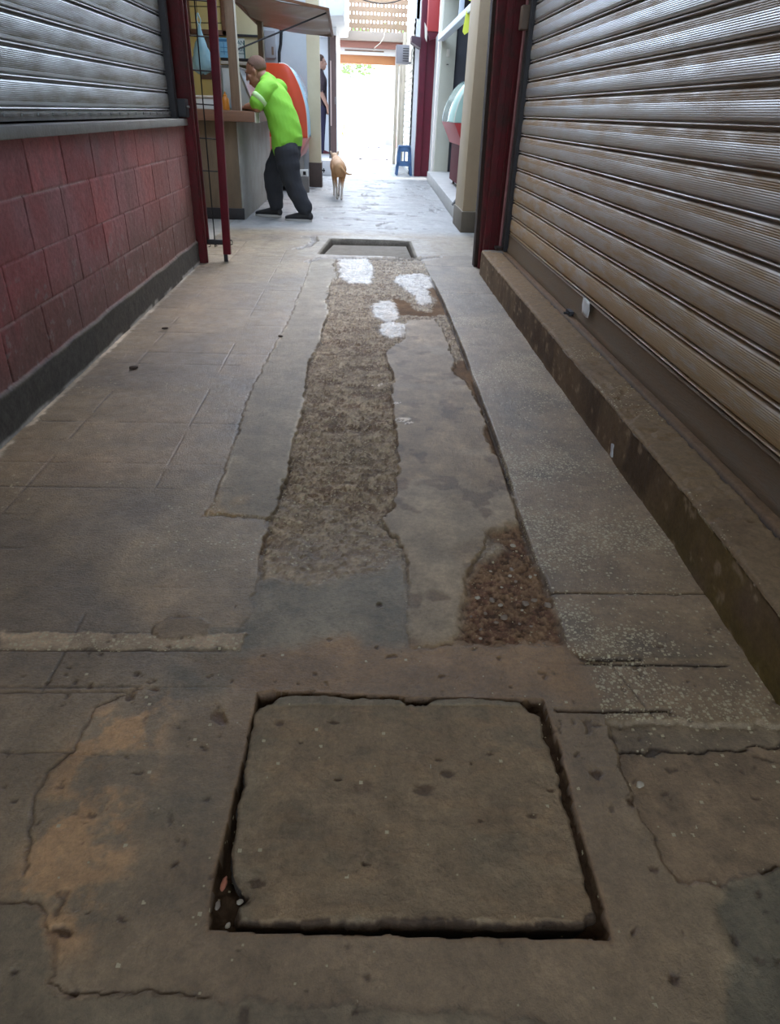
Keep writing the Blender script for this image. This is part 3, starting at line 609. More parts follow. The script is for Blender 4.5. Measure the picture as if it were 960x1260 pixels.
# ================================================================== LEFT WALL, SILL, SHUTTER
XL = -1.196
def make_blockwall():
    ys = np.arange(0.2, 5.20, 0.0045); zs = np.arange(-0.02, 0.892, 0.005)
    Y, Z = np.meshgrid(ys.astype(np.float32), zs.astype(np.float32))
    f1 = fbm(Y, Z, 6, 4, 101); f2 = fbm(Y, Z, 30, 4, 102); f3 = fbm(Y, Z, 110, 3, 103); w = (f2-0.5)*0.008
    zj = [0.150, 0.333, 0.516, 0.702]; off = [2.255, 2.37, 2.638, 2.727]
    row = np.zeros(Y.shape, int)
    for z in zj: row += (Z > z)
    o = np.array([2.2]+off)[row]
    u = (Y-o)/0.3335; vd = np.abs(u-np.round(u))*0.3335
    hd = np.full(Y.shape, 9.0, np.float32)
    for z in zj[1:]: hd = np.minimum(hd, np.abs(Z-z))
    zt = 0.150+0.018*(fbm(Y, Y*0, 5, 3, 104)-0.5)
    plaster = sstep(-0.006, 0.006, zt-Z)
    vj = sstep(0.0048, 0.001, vd+w*0.08)*(1-plaster)*sstep(0.05, 0.3, fbm(Y, Z, 4, 2, 105)); hj = sstep(0.0045, 0.0015, hd+w*0.15)*(1-plaster)
    H = (f1-0.5)*0.004+(f2-0.5)*0.003+(f3-0.5)*0.0012 - vj*0.006 - hj*0.003 + plaster*0.012
    bt = _tab[(np.floor(u).astype(int)*11+5) % 512, (row*17+3) % 512]
    col = np.ones(Y.shape+(3,), np.float32)*np.array([0.42, 0.13, 0.13], np.float32)
    col = col*(0.82+0.36*bt)[..., None]
    col = mixc(col, sstep(0.42, 0.68, fbm(Y, Z, 3, 4, 106))*0.6, (0.40, 0.20, 0.21))
    col = mixc(col, sstep(0.72, 0.90, Z+0.25*(f1-0.5))*0.35, (0.26, 0.13, 0.14))
    worn = sstep(3.0, 4.9, Y+0.6*(f1-0.5))
    col = mixc(col, worn*0.45, (0.27, 0.18, 0.15))
    foot = sstep(0.42, 0.16, Z+0.22*(f1-0.5)-0.04*(Y-2))
    col = mixc(col, foot*0.75, (0.17, 0.105, 0.085))
    streak = sstep(0.58, 0.72, fbm(Y, Z*0.08, 9, 3, 107)); col = mixc(col, streak*0.35, (0.18, 0.11, 0.10))
    ex = hj*sstep(0.35, 0.55, fbm(Y, Z, 5, 3, 108)); col = mixc(col, ex*0.6, (0.55, 0.40, 0.38))
    col = mixc(col, vj*0.7, (0.075, 0.035, 0.035))
    white = sstep(0.66, 0.74, f2)*sstep(0.62, 0.35, Z)*0.5; col = mixc(col, white, (0.30, 0.26, 0.25))
    col = col*(1-plaster[..., None]) + plaster[..., None]*np.array([0.105, 0.098, 0.088], np.float32)*(0.7+0.6*f2)[..., None]
    k = sstep(0.012, 0.003, np.abs(Z-zt+0.004))*sstep(0.4, 0.6, f1); col = mixc(col, k*0.5, (0.20, 0.17, 0.13))
    k = sstep(0.022, 0.008, Z+0.02*(f1-0.5)); col = mixc(col, k*0.75*sstep(0.25, 0.45, fbm(Y, Z, 7, 3, 94)), (0.58, 0.56, 0.52))
    col = col*(0.85+0.3*f2)[..., None]
    P = np.stack([XL+H, Y, Z], -1)
    me = grid_mesh('wall_left', P, flip=False)
    set_attr(me, col, 0.62+0.2*(f2-0.5)+0.15*plaster, plaster*0.0)
    return me
M_block = attr_mat('painted block', False, (200, 0.3, 0.003), spec=0.35)
wl = struct(link_mesh('wall_left', make_blockwall(), M_block), 'low dark red painted block wall with grey plastered foot', 'wall')
M_dkpl = mat('dim plaster', (0.20, 0.18, 0.16), 0.85, noise=(4, 0.5), col2=(0.14, 0.12, 0.105))
M_wht = mat('whitewashed wall', (0.62, 0.64, 0.66), 0.8, noise=(2.2, 0.7), col2=(0.50, 0.52, 0.54), bump=(40, 0.2))
s = MB(); s.box(-1.42, XL-0.012, 0.1, 5.19, -0.05, 0.879)
struct(s.build('wall_left_core', M_dkpl), 'solid core of the low block wall', 'wall')
# concrete sill
s = MB(); s.box(-1.42, XL+0.028, 0.1, 5.21, 0.878, 0.918, 0.006)
M_sill = mat('grey sill', (0.30, 0.30, 0.285), 0.6, noise=(9, 0.6), col2=(0.20, 0.195, 0.18), bump=(70, 0.35))
struct(s.build('trim_1', M_sill), 'grey concrete sill on top of the red block wall', 'sill')

def shutter_mat(name, z0, pitch, dirtc, dirt, lo, rough=0.33, base=(0.52, 0.53, 0.54), foot=None, up=None):
    m, nt, p = new_mat(name); L = nt.links.new
    tc = nt.nodes.new('ShaderNodeTexCoord'); sp = nt.nodes.new('ShaderNodeSeparateXYZ'); L(tc.outputs['Object'], sp.inputs[0])
    def M(op, a, b=None):
        n = nt.nodes.new('ShaderNodeMath'); n.operation = op
        for i, v in enumerate((a, b)):
            if v is None: continue
            if isinstance(v, (int, float)): n.inputs[i].default_value = v
            else: L(v, n.inputs[i])
        return n.outputs[0]
    fr = M('FRACT', M('DIVIDE', M('SUBTRACT', sp.outputs['Z'], z0), pitch))
    r = nt.nodes.new('ShaderNodeValToRGB'); L(fr, r.inputs[0])
    e = r.color_ramp.elements; e[0].position = 0.0; e[0].color = (0.95, 0.95, 0.95, 1); e[1].position = lo*1.5; e[1].color = (0.12, 0.12, 0.12, 1)
    k = e.new(lo*0.75); k.color = (0.55, 0.55, 0.55, 1); k = e.new(0.97); k.color = (0.0, 0, 0, 1)
    mp = nt.nodes.new('ShaderNodeMapping'); mp.inputs['Scale'].default_value = (1, 1.2, 7); L(tc.outputs['Object'], mp.inputs[0])
    n = nt.nodes.new('ShaderNodeTexNoise'); n.inputs['Scale'].default_value = 3.0; n.inputs['Detail'].default_value = 9; n.inputs['Roughness'].default_value = 0.7; L(mp.outputs[0], n.inputs['Vector'])
    n3 = nt.nodes.new('ShaderNodeTexNoise'); n3.inputs['Scale'].default_value = 1.3; n3.inputs['Detail'].default_value = 5; L(tc.outputs['Object'], n3.inputs['Vector'])
    nn = nt.nodes.new('ShaderNodeMapRange'); nn.inputs[1].default_value = 0.3; nn.inputs[2].default_value = 0.7; nn.inputs[3].default_value = 0.55; nn.inputs[4].default_value = 1.25; L(n.outputs['Fac'], nn.inputs[0])
    film = nt.nodes.new('ShaderNodeMapRange'); film.inputs[1].default_value = 0.42; film.inputs[2].default_value = 0.72; film.inputs[3].default_value = 0.10; film.inputs[4].default_value = 0.62; L(n.outputs['Fac'], film.inputs[0])
    d = M('MULTIPLY', M('MULTIPLY', r.outputs[0], nn.outputs[0]), dirt)
    if up:
        h2 = nt.nodes.new('ShaderNodeMapRange'); h2.inputs[1].default_value = up[0]; h2.inputs[2].default_value = up[1]; h2.inputs[3].default_value = 1; h2.inputs[4].default_value = up[2]
        L(sp.outputs['Z'], h2.inputs[0]); d = M('MULTIPLY', d, h2.outputs[0])
    # dust that has splashed up from the ground: more on the low slats
    if foot:
        h = nt.nodes.new('ShaderNodeMapRange'); h.inputs[1].default_value = foot[0]; h.inputs[2].default_value = foot[1]; h.inputs[3].default_value = foot[2]; h.inputs[4].default_value = 0
        L(M('ADD', sp.outputs['Z'], M('MULTIPLY', M('SUBTRACT', n3.outputs['Fac'], 0.5), 0.5)), h.inputs[0])
        d = M('MAXIMUM', d, M('MULTIPLY', h.outputs[0], nn.outputs[0]))
    d = M('MINIMUM', M('ADD', d, M('MULTIPLY', film.outputs[0], 0.55)), 1.0)
    mx = nt.nodes.new('ShaderNodeMix'); mx.data_type = 'RGBA'; L(d, mx.inputs[0]); mx.inputs[6].default_value = (*base, 1); mx.inputs[7].default_value = (*dirtc, 1)
    L(mx.outputs[2], p.inputs['Base Color'])
    L(M('SUBTRACT', 0.92, M('MULTIPLY', d, 0.8)), p.inputs['Metallic'])
    L(M('ADD', rough, M('MULTIPLY', d, 0.3)), p.inputs['Roughness'])
    b = nt.nodes.new('ShaderNodeBump'); b.inputs['Strength'].default_value = 0.12; b.inputs['Distance'].default_value = 0.003
    n2 = nt.nodes.new('ShaderNodeTexNoise'); n2.inputs['Scale'].default_value = 14; n2.inputs['Detail'].default_value = 6; L(tc.outputs['Object'], n2.inputs['Vector'])
    L(n2.outputs['Fac'], b.inputs['Height']); L(b.outputs[0], p.inputs['Normal'])
    return m
def shutter_curtain(x, sgn, y0, y1, z0, n, pitch, belly=0.0035):
    """interlocking ribbed slats: profile in (offset, z) swept along y; sgn = +1 bulges towards +x"""
    prof = []
    for i in range(n):
        b = z0+i*pitch
        prof += [(-0.006, b), (-0.014, b+0.015*pitch), (-0.014, b+0.06*pitch), (0.003, b+0.08*pitch), (0.0055, b+0.105*pitch), (0.003, b+0.13*pitch), (-0.010, b+0.145*pitch), (-0.010, b+0.185*pitch), (0.001, b+0.205*pitch), (0.004, b+0.24*pitch)]
        for k in range(11):
            s = 0.28+k*0.06
            q = (s-0.24)/0.72; c_ = 0.003+belly*math.sin(PI*min(1, 0.12+0.88*q))**0.9
            prof += [(c_-0.0006, b+s*pitch), (c_+0.0006, b+(s+0.03)*pitch)]
        prof += [(0.001, b+0.965*pitch)]
    nseg = 14
    ysg = np.linspace(y0, y1, nseg+1)
    P = np.zeros((len(prof), nseg+1, 3), np.float32)
    for i, (o, z) in enumerate(prof):
        sag = 0.0015*np.sin(ysg*3.1+z*7)
        P[i, :, 0] = x+sgn*(o+sag); P[i, :, 1] = ysg; P[i, :, 2] = z
    me = grid_mesh('slat_curtain', P, flip=(sgn < 0))
    me.set_sharp_from_angle(angle=0.35)
    return me
M_shL = shutter_mat('galvanised shutter', 0.934, 0.0985, (0.20, 0.18, 0.125), 0.8, 0.50, 0.34, (0.48, 0.50, 0.51))
t = tag(empty('roller_shutter', (-1.25, 2.6, 0.94)), 'ribbed grey steel roller shutter pulled down over the red block wall on the left', 'roller shutter')
link_mesh('slat_curtain', shutter_curtain(-1.243, 1, 0.25, 5.14, 0.956, 16, 0.0985, 0.002), M_shL, t)
M_dark = mat('grimy dark steel', (0.045, 0.042, 0.045), 0.55, 0.5, noise=(20, 0.5), col2=(0.03, 0.025, 0.025))
M_galv = mat('galvanised bar', (0.33, 0.34, 0.34), 0.45, 0.7, noise=(16, 0.6), col2=(0.16, 0.15, 0.13))
b = MB(); b.box(-1.250, -1.236, 0.25, 5.12, 0.926, 0.957, 0.002)
for k in range(34): b.box(-1.238, -1.231, 0.3+k*0.142, 0.3+k*0.142+0.10, 0.940, 0.952, 0.002)
b.build('bottom_bar', M_galv, t)
b = MB(); b.box(-1.275, -1.20, 5.045, 5.106, 0.918, 2.60, 0.004); b.build('guide_rail', M_dark, t)
b = MB(); b.box(-1.275, -1.19, 0.2, 5.10, 2.52, 2.87, 0.01); b.build('shutter_box', M_dark, t)
# red steel post at the end of the wall
M_red = mat('dark red paint', (0.165, 0.010, 0.020), 0.5, 0.0, noise=(11, 0.5), col2=(0.095, 0.008, 0.014), bump=(60, 0.15), spec=0.2)
M_redold = mat('flaking dark red paint', (0.155, 0.012, 0.018), 0.55, 0.0, noise=(7, 0.35, 10), col2=(0.06, 0.022, 0.017), bump=(50, 0.3), spec=0.2)
s = MB(); s.box(-1.225, -1.142, 5.20, 5.275, 0.0, 2.9, 0.005); s.box(-1.16, -1.128, 5.215, 5.235, 0.0, 2.9, 0.003)
struct(s.build('trim_2', M_redold), 'dark red steel door post at the end of the block wall', 'post')
t = tag(empty('lock_box', (-1.2, 5.18, 0.98)), 'dark steel lock box on the red post just above the grey sill', 'lock box')
b = MB(); b.box(-1.275, -1.150, 5.11, 5.20, 0.925, 1.030, 0.008); b.build('case', M_dark, t)
b = MB(); b.tube([(-1.150, 5.15, 0.985), (-1.135, 5.15, 0.985)], 0.007, 10).build('knob', M_galv, t)
# narrow mesh gate swung open
t = tag(empty('metal_gate', (-1.1, 5.29, 0)), 'narrow dark red steel gate with black rod mesh standing open beside the red post', 'gate')
sh = Matrix.Identity(4); sh[0][2] = 0.024
b = MB(); b.box(-1.026, -0.972, 5.275, 5.315, 0.052, 2.35, 0.004, M=sh); b.build('gate_bar', M_red, t)
b = MB(); b.box(-1.140, -1.120, 5.285, 5.305, 0.115, 2.35, 0.003); b.build('hinge_bar', M_redold, t)
b = MB(); b.box(-1.135, -1.00, 5.28, 5.31, 0.118, 0.152, 0.003); b.build('bottom_rail', M_dark, t)
b = MB(); b.box(-1.135, -0.95, 5.28, 5.31, 2.32, 2.35, 0.003); b.build('top_rail', M_redold, t)
M_rod = mat('black rod', (0.02, 0.018, 0.018), 0.5, 0.3)
b = MB(); b.tube([(-1.082, 5.295, 0.10), (-1.062, 5.295, 2.34)], 0.0045, 6)
for z in (0.60, 0.80, 1.00, 1.19, 1.375, 1.56, 1.75, 1.94): b.tube([(-1.13, 5.295, z+0.004), (-0.99+0.024*z, 5.295, z)], 0.0042, 6)
b.tube([(-1.082, 5.295, 0.14), (-1.07, 5.29, 0.105), (-1.06, 5.29, 0.112)], 0.003, 6); b.tube([(-1.12, 5.295, 0.12), (-1.115, 5.29, 0.105), (-1.13, 5.29, 0.10)], 0.003, 6)
b.build('rod_mesh', M_rod, t)
b = MB(); b.box(-1.024, -0.996, 5.285, 5.305, 0.0, 0.10, 0.003); b.build('drop_bolt', M_dark, t)
b = MB(); b.tube([(-0.972, 5.295, 0.15), (-0.958, 5.29, 0.152), (-0.953, 5.29, 0.14), (-0.955, 5.29, 0.122), (-0.972, 5.295, 0.12)], 0.0035, 6); b.build('staple', M_rod, t)

# ================================================================== RIGHT SIDE: KERB, SHUTTER, RED JAMB
def make_kerb():
    ys = np.concatenate([np.arange(0.2, 2.2, 0.008), np.arange(2.2, 5.10, 0.016)])
    # profile: foot -> face -> rounded arris -> top -> groove -> shelf under the shutter
    pr = []
    for t in np.linspace(0, 1, 26): pr.append((0.0, -0.01+t*0.165, 0))
    for a in np.linspace(0, 90, 7): pr.append((0.012-0.012*math.cos(math.radians(a)), 0.155+0.012*math.sin(math.radians(a)), 1))
    for t in np.linspace(0.02, 0.135, 16): pr.append((t, 0.167, 1))
    pr += [(0.138, 0.150, 2), (0.146, 0.150, 2), (0.149, 0.169, 3)]
    for t in np.linspace(0.155, 0.23, 8): pr.append((t, 0.170, 3))
    pr = np.array(pr, np.float32)
    Yg, I = np.meshgrid(ys.astype(np.float32), np.arange(len(pr)), indexing='ij')
    A = pr[I]; s = np.cumsum(np.hypot(*np.diff(pr[:, :2], axis=0, prepend=pr[:1, :2]).T)).astype(np.float32)[I]
    f1 = fbm(Yg, s, 5, 4, 120); f2 = fbm(Yg, s, 30, 4, 121); f3 = fbm(Yg, s, 120, 3, 122)
    x0 = 0.868 - 0.016*sstep(1.6, 0.9, Yg)
    nib = (A[..., 2] == 1)*sstep(0.55, 0.72, f2)*0.008
    X = x0 + A[..., 0] + (f1-0.5)*0.008*(A[..., 2] < 2) + (f2-0.5)*0.005 ; Z = A[..., 1] + (f2-0.5)*0.005*(A[..., 2] >= 1) + (f3-0.5)*0.002 - nib
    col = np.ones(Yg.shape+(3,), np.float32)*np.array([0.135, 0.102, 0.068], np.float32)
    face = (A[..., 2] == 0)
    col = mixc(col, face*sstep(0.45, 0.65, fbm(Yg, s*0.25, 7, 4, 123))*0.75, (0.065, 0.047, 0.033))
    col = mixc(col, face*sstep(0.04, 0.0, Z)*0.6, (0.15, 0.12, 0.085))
    col = mixc(col, face*sstep(0.06, 0.02, Z)*sstep(1.9, 1.1, Yg)*sstep(0.35, 0.6, f1)*0.6, (0.075, 0.072, 0.022))
    col = mixc(col, face*sstep(1.9, 1.2, Yg)*sstep(0.3, 0.6, f1)*0.65, (0.135, 0.105, 0.032))          # mossy yellow near end
    top = (A[..., 2] == 1)
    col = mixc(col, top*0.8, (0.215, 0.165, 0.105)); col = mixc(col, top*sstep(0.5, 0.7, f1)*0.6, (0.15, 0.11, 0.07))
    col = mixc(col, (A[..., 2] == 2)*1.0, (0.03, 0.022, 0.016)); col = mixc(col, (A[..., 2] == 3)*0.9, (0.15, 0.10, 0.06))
    col = mixc(col, sstep(0.68, 0.74, f2)*face*0.7, (0.26, 0.22, 0.17)); col = col*(0.8+0.4*f2)[..., None]*np.array((1.25, 1.02, 0.80), np.float32)
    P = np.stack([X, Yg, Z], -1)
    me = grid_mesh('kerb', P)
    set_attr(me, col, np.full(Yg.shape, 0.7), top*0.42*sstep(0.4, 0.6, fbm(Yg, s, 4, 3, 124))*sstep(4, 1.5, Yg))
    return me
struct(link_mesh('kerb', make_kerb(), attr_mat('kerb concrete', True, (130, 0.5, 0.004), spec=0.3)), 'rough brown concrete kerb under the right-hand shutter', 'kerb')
s = MB(); s.box(0.884, 1.6, 5.02, 5.13, 0, 0.166, 0.01); s.box(0.90, 1.6, 0.2, 5.05, -0.05, 0.145)
struct(s.build('kerb_end', M_dkpl), 'end block of the concrete kerb', 'kerb')
SHX = 1.050
M_shR = shutter_mat('dusty shutter', 0.19, 0.1003, (0.40, 0.255, 0.125), 1.0, 0.45, 0.36, (0.50, 0.505, 0.515), foot=(0.15, 1.05, 0.95), up=(0.75, 1.35, 0.55))
t = tag(empty('roller_shutter', (SHX, 2.6, 0.17)), 'tall dusty brown-grey ribbed roller shutter standing on the kerb along the right side', 'roller shutter')
link_mesh('slat_curtain', shutter_curtain(SHX, -1, 0.25, 5.05, 0.29, 24, 0.1003), M_shR, t)
M_bar = mat('dusty bottom bar', (0.19, 0.15, 0.11), 0.5, 0.35, noise=(9, 0.6), col2=(0.22, 0.13, 0.062), bump=(60, 0.2), stretch=(1, 0.5, 4))
b = MB(); b.prism([(SHX+0.012, 0.171), (SHX-0.006, 0.171), (SHX-0.006, 0.195), (SHX-0.003, 0.20), (SHX-0.003, 0.283), (SHX-0.010, 0.288), (SHX+0.012, 0.294)], 'y', 0.25, 5.05); b.build('bottom_bar', M_bar, t)
b = MB(); b.box(SHX-0.03, SHX+0.06, 5.04, 5.092, 0.17, 2.72, 0.004); b.build('guide_rail', M_dark, t)
b = MB(); b.box(SHX-0.02, SHX+0.05, 0.2, 5.09, 2.66, 2.97, 0.01); b.build('shutter_box', M_dark, t)
b = MB(); b.box(SHX-0.026, SHX-0.002, 3.28, 3.35, 0.170, 0.192, 0.003); b.tube([(SHX-0.024, 3.30, 0.18), (SHX-0.05, 3.30, 0.182)], 0.006, 8); b.build('floor_latch', M_dark, t)
M_pap = mat('white paper', (0.75, 0.73, 0.70), 0.8)
def scrap(x, y, z, w, h, label, rx=0.0):
    b = MB(); bm = b.bm
    n = 5; g = []
    for i in range(n):
        for j in range(n):
            u, v = i/(n-1)-0.5, j/(n-1)-0.5
            g.append(bm.verts.new((x+0.003*math.sin(5*u+3*v), y+u*w*(1-0.4*abs(v)), z+v*h+0.002*math.sin(7*u))))
    for i in range(n-1):
        for j in range(n-1):
            bm.faces.new([g[i*n+j], g[i*n+j+1], g[(i+1)*n+j+1], g[(i+1)*n+j]])
    o = b.build('paper_scrap', M_pap, None, 4)
    md = o.modifiers.new('t', 'SOLIDIFY'); md.thickness = 0.0006
    return tag(o, label, 'paper')
scrap(SHX-0.018, 3.08, 0.262, 0.13, 0.07, 'small crumpled white paper scrap stuck low on the dusty right shutter')
scrap(0.856, 2.02, 0.045, 0.035, 0.04, 'tiny white paper scrap stuck to the dark kerb face')
# jamb of the doorway past the shutter
s = MB(); s.box(0.905, 1.022, 5.235, 5.34, 0.0, 2.9, 0.006); s.prism([(0.892, 0), (0.93, 0), (0.93, 2.9), (0.815, 2.9)], 'y', 5.29, 5.36, 0.004)
s.box(0.945, 0.953, 5.223, 5.24, 0.1, 2.9, 0.002)
struct(s.build('trim_3', M_redold), 'peeling dark red steel jamb past the right-hand shutter', 'jamb')
M_rust = mat('rusty black foot', (0.028, 0.016, 0.012), 0.8, noise=(30, 0.5), col2=(0.05, 0.024, 0.014), bump=(60, 0.6))
s = MB(); s.prism([(0.866, 0), (0.90, 0), (0.84, 2.9), (0.795, 2.9)], 'y', 5.36, 5.46, 0.003)
struct(s.build('trim_4', M_rust), 'blackened rusty steel edge beside the dark red jamb', 'post')
M_pink = mat('faded pink pipe', (0.36, 0.155, 0.15), 0.5, noise=(14, 0.5), col2=(0.25, 0.09, 0.085))
t = tag(empty('pipe', (1.0, 5.12, 0.17)), 'thin faded pink pipe running up between red jamb and right shutter', 'pipe')
b = MB(); b.tube([(1.012, 5.16, 0.19), (1.012, 5.16, 2.9)], 0.010, 10); b.build('pipe_run', M_pink, t)
b = MB(); b.tube([(0.985, 5.20, 0.19), (0.985, 5.20, 1.25)], 0.006, 8); b.build('thin_pipe', M_redold, t)
b = MB(); b.box(0.975, 1.035, 5.10, 5.19, 0.168, 0.19, 0.003); b.build('foot_plate', M_rust, t)
M_brn = mat('brown paint', (0.20, 0.13, 0.085), 0.55, noise=(10, 0.5), col2=(0.15, 0.095, 0.06))
t = tag(empty('lock_box', (1.01, 5.13, 1.54)), 'small brown lock box clamped over the pink pipe', 'lock box')
b = MB(); b.box(0.978, 1.045, 5.115, 5.185, 1.475, 1.60, 0.006); b.build('case', M_brn, t)
b = MB(); b.box(0.984, 1.039, 5.110, 5.118, 1.483, 1.592, 0.003); b.build('cover_plate', M_brn, t)
s = MB(); s.box(1.10, 1.6, 0.1, 5.5, -0.05, 3.2); s.box(0.9, 1.6, 0.1, 5.5, 2.98, 3.2); s.box(1.02, 1.14, 5.2, 5.5, 0, 3.2)
struct(s.build('wall_right', M_dkpl), 'plain wall behind the right-hand shutter', 'wall')
s = MB(); s.box(-1.6, -1.28, 0.1, 5.25, 0.9, 3.2); s.box(-1.42, -1.2, 0.1, 5.25, 2.88, 3.2)
struct(s.build('wall_left_upper', M_dkpl), 'plain wall behind the left-hand shutter', 'wall')

# ================================================================== FOOD STALL ON THE LEFT
M_ply = mat('weathered brown board', (0.215, 0.145, 0.085), 0.7, noise=(3.5, 0.6), col2=(0.12, 0.085, 0.055), bump=(30, 0.3), stretch=(3, 3, 0.7))
M_plg = mat('old grey plaster', (0.42, 0.40, 0.36), 0.75, noise=(3.5, 0.6), col2=(0.27, 0.24, 0.20), bump=(40, 0.4))
M_wood = mat('brown wood', (0.24, 0.11, 0.055), 0.5, noise=(5, 0.6), col2=(0.15, 0.07, 0.04), stretch=(1, 6, 6), bump=(40, 0.2))
M_post = mat('raw wood post', (0.26, 0.165, 0.10), 0.7, noise=(6, 0.6), col2=(0.17, 0.105, 0.065), stretch=(8, 8, 0.8), bump=(40, 0.3))
t = tag(empty('stall_counter', (-1.8, 8.8, 0)), 'food stall counter with brown front board, grey plaster side and wooden top', 'counter')
b = MB(); b.prism([(-2.9, 7.52), (-1.215, 7.52), (-1.195, 7.56), (-1.19, 9.84), (-2.9, 9.84)], 'z', 0.0, 0.872, 0.006); b.build('plaster_body', M_plg, t)
b = MB(); b.box(-2.9, -1.225, 7.495, 7.523, 0.10, 0.872, 0.004); b.build('front_board', M_ply, t)
b = MB(); b.box(-2.9, -1.205, 7.485, 7.53, 0.0, 0.105, 0.006); b.build('plinth', M_dark, t)
b = MB(); b.box(-2.95, -1.03, 7.40, 9.85, 0.873, 0.963, 0.008); b.build('worktop', M_wood, t)
M_cream = mat('cream trim', (0.66, 0.60, 0.50), 0.6)
b = MB(); b.box(-1.032, -1.022, 7.42, 7.72, 0.868, 0.955, 0.002); b.build('edge_strip', M_cream, t)
def post(x0, x1, y0, y1, z0, z1, label, strip=True):
    t = tag(empty('stall_post', ((x0+x1)/2, (y0+y1)/2, z0)), label, 'post')
    b = MB(); b.box(x0, x1, y0, y1, z0, z1, 0.006); b.build('timber', M_post, t)
    if strip:
        b = MB(); b.box(x1-0.001, x1+0.012, y0-0.006, y0+0.02, z0, z1, 0.002); b.build('edge_strip', M_cream, t)
post(-1.265, -1.180, 7.56, 7.64, 0.963, 2.62, 'rough brown wooden post on the front corner of the stall counter')
post(-1.205, -1.150, 9.30, 9.36, 0.963, 2.62, 'second thinner wooden stall post standing behind the head of the man in green')
M_yel = mat('yellow painted board', (0.72, 0.53, 0.15), 0.6, noise=(3, 0.6), col2=(0.62, 0.47, 0.17))
M_yel2 = mat('pale yellow paint', (0.70, 0.60, 0.34), 0.6, noise=(3, 0.6), col2=(0.6, 0.52, 0.32))
s = MB(); s.box(-3.2, -1.56, 9.86, 9.95, 0.0, 2.7); s2 = MB(); s2.box(-1.56, -1.235, 9.86, 9.95, 0.0, 2.7)
struct(s.build('wall_stall', M_yel), 'yellow back wall of the food stall', 'wall'); struct(s2.build('wall_stall_side', M_yel2), 'pale yellow end of the food stall wall', 'wall')
s = MB(); s.box(-3.2, -3.1, 5.3, 9.9, 0.0, 2.7); s.box(-3.2, -1.15, 7.4, 10.2, 2.62, 2.68); s.box(-3.2, -1.42, 5.26, 5.36, 0, 2.7)
struct(s.build('wall_stall_shell', M_yel2), 'rear wall and roof board of the food stall', 'wall')
# small window with brown frame
t = tag(empty('stall_window', (-1.87, 9.86, 1.9)), 'small square window with brown frame high in the yellow stall wall', 'window')
b = MB()
for a in ((-2.11, -2.05, 1.72, 2.12), (-1.69, -1.63, 1.72, 2.12), (-2.11, -1.63, 1.72, 1.77), (-2.11, -1.63, 2.07, 2.12)): b.box(a[0], a[1], 9.82, 9.87, a[2], a[3], 0.004)
b.build('frame', M_wood, t)
M_pane = mat('pane with painted yellow light', (0.85, 0.68, 0.24), 0.35, noise=(5, 0.6), col2=(0.75, 0.62, 0.3))  # yellow light in the window painted as the pane's colour
b = MB(); b.box(-2.06, -1.68, 9.845, 9.855, 1.76, 2.08); b.build('pane', M_pane, t)
b = MB(); b.tube([(-2.06, 9.842, 1.83), (-1.68, 9.842, 1.84)], 0.004, 6); b.tube([(-2.06, 9.842, 1.985), (-1.68, 9.842, 1.995)], 0.004, 6); b.build('wire', M_rod, t)
t = tag(empty('wall_shelf', (-1.7, 9.8, 1.44)), 'narrow dark shelf below the posters on the stall wall', 'shelf')
b = MB(); b.box(-1.72, -1.24, 9.74, 9.86, 1.47, 1.495, 0.003); b.build('board', M_dark, t)
b = MB(); b.box(-1.72, -1.24, 9.73, 9.76, 1.43, 1.462, 0.003); b.build('lip', M_cream, t)
b = MB(); b.box(-1.72, -1.24, 9.77, 9.86, 1.35, 1.425, 0.003); b.build('green_panel', mat('dull green', (0.16, 0.17, 0.09), 0.7), t)
s = MB(); s.box(-2.5, -1.24, 9.83, 9.865, 1.715, 1.74, 0.003)
tag(s.build('wall_batten', M_dark), 'thin dark batten across the stall wall above the posters', 'batten')
# posters
def poster(name, x0, x1, z0, z1, c, label, y=9.852):
    t = tag(empty(name, ((x0+x1)/2, y, (z0+z1)/2)), label, 'poster')
    b = MB(); b.box(x0, x1, y, y+0.006, z0, z1, 0.001); b.build('sheet', c, t)
    return t
M_pb = mat('blue print', (0.20, 0.50, 0.72), 0.5, noise=(14, 0.5), col2=(0.33, 0.62, 0.78)); M_pw = mat('white print', (0.74, 0.76, 0.70), 0.5); M_pd = mat('dark picture', (0.09, 0.03, 0.03), 0.45, noise=(9, 0.5), col2=(0.20, 0.12, 0.06))
t = poster('calendar', -1.745, -1.625, 1.50, 1.70, M_pb, 'light blue calendar sheet on the yellow stall wall')
b = MB(); b.box(-1.745, -1.625, 9.848, 9.852, 1.66, 1.685); b.box(-1.73, -1.64, 9.848, 9.852, 1.60, 1.606); b.box(-1.73, -1.64, 9.848, 9.852, 1.555, 1.561); b.box(-1.69, -1.684, 9.848, 9.852, 1.53, 1.65); b.build('grid_print', mat('blue ink', (0.06, 0.22, 0.42), 0.5), t)
t = poster('price_poster', -1.565, -1.435, 1.50, 1.70, M_pw, 'white poster with bold dark lettering on the stall wall behind the post')
M_ink = mat('teal ink', (0.02, 0.10, 0.11), 0.5)
def text(s_, x, y, z, size, m, name, parent, rot=(PI/2, 0, 0), depth=0.0015, align='CENTER'):
    cu = bpy.data.curves.new(name, 'FONT'); cu.body = s_; cu.size = size; cu.extrude = depth; cu.align_x = align
    o = bpy.data.objects.new(name, cu); C.objects.link(o); o.rotation_euler = rot; o.location = (x, y, z)
    dg = bpy.context.evaluated_depsgraph_get(); dg.update()
    me = bpy.data.meshes.new_from_object(o.evaluated_get(dg)); mw = o.matrix_basis.copy(); bpy.data.objects.remove(o)
    me.transform(mw); me.materials.clear(); me.materials.append(m)
    q = bpy.data.objects.new(name, me); C.objects.link(q); attach(q, parent); return q
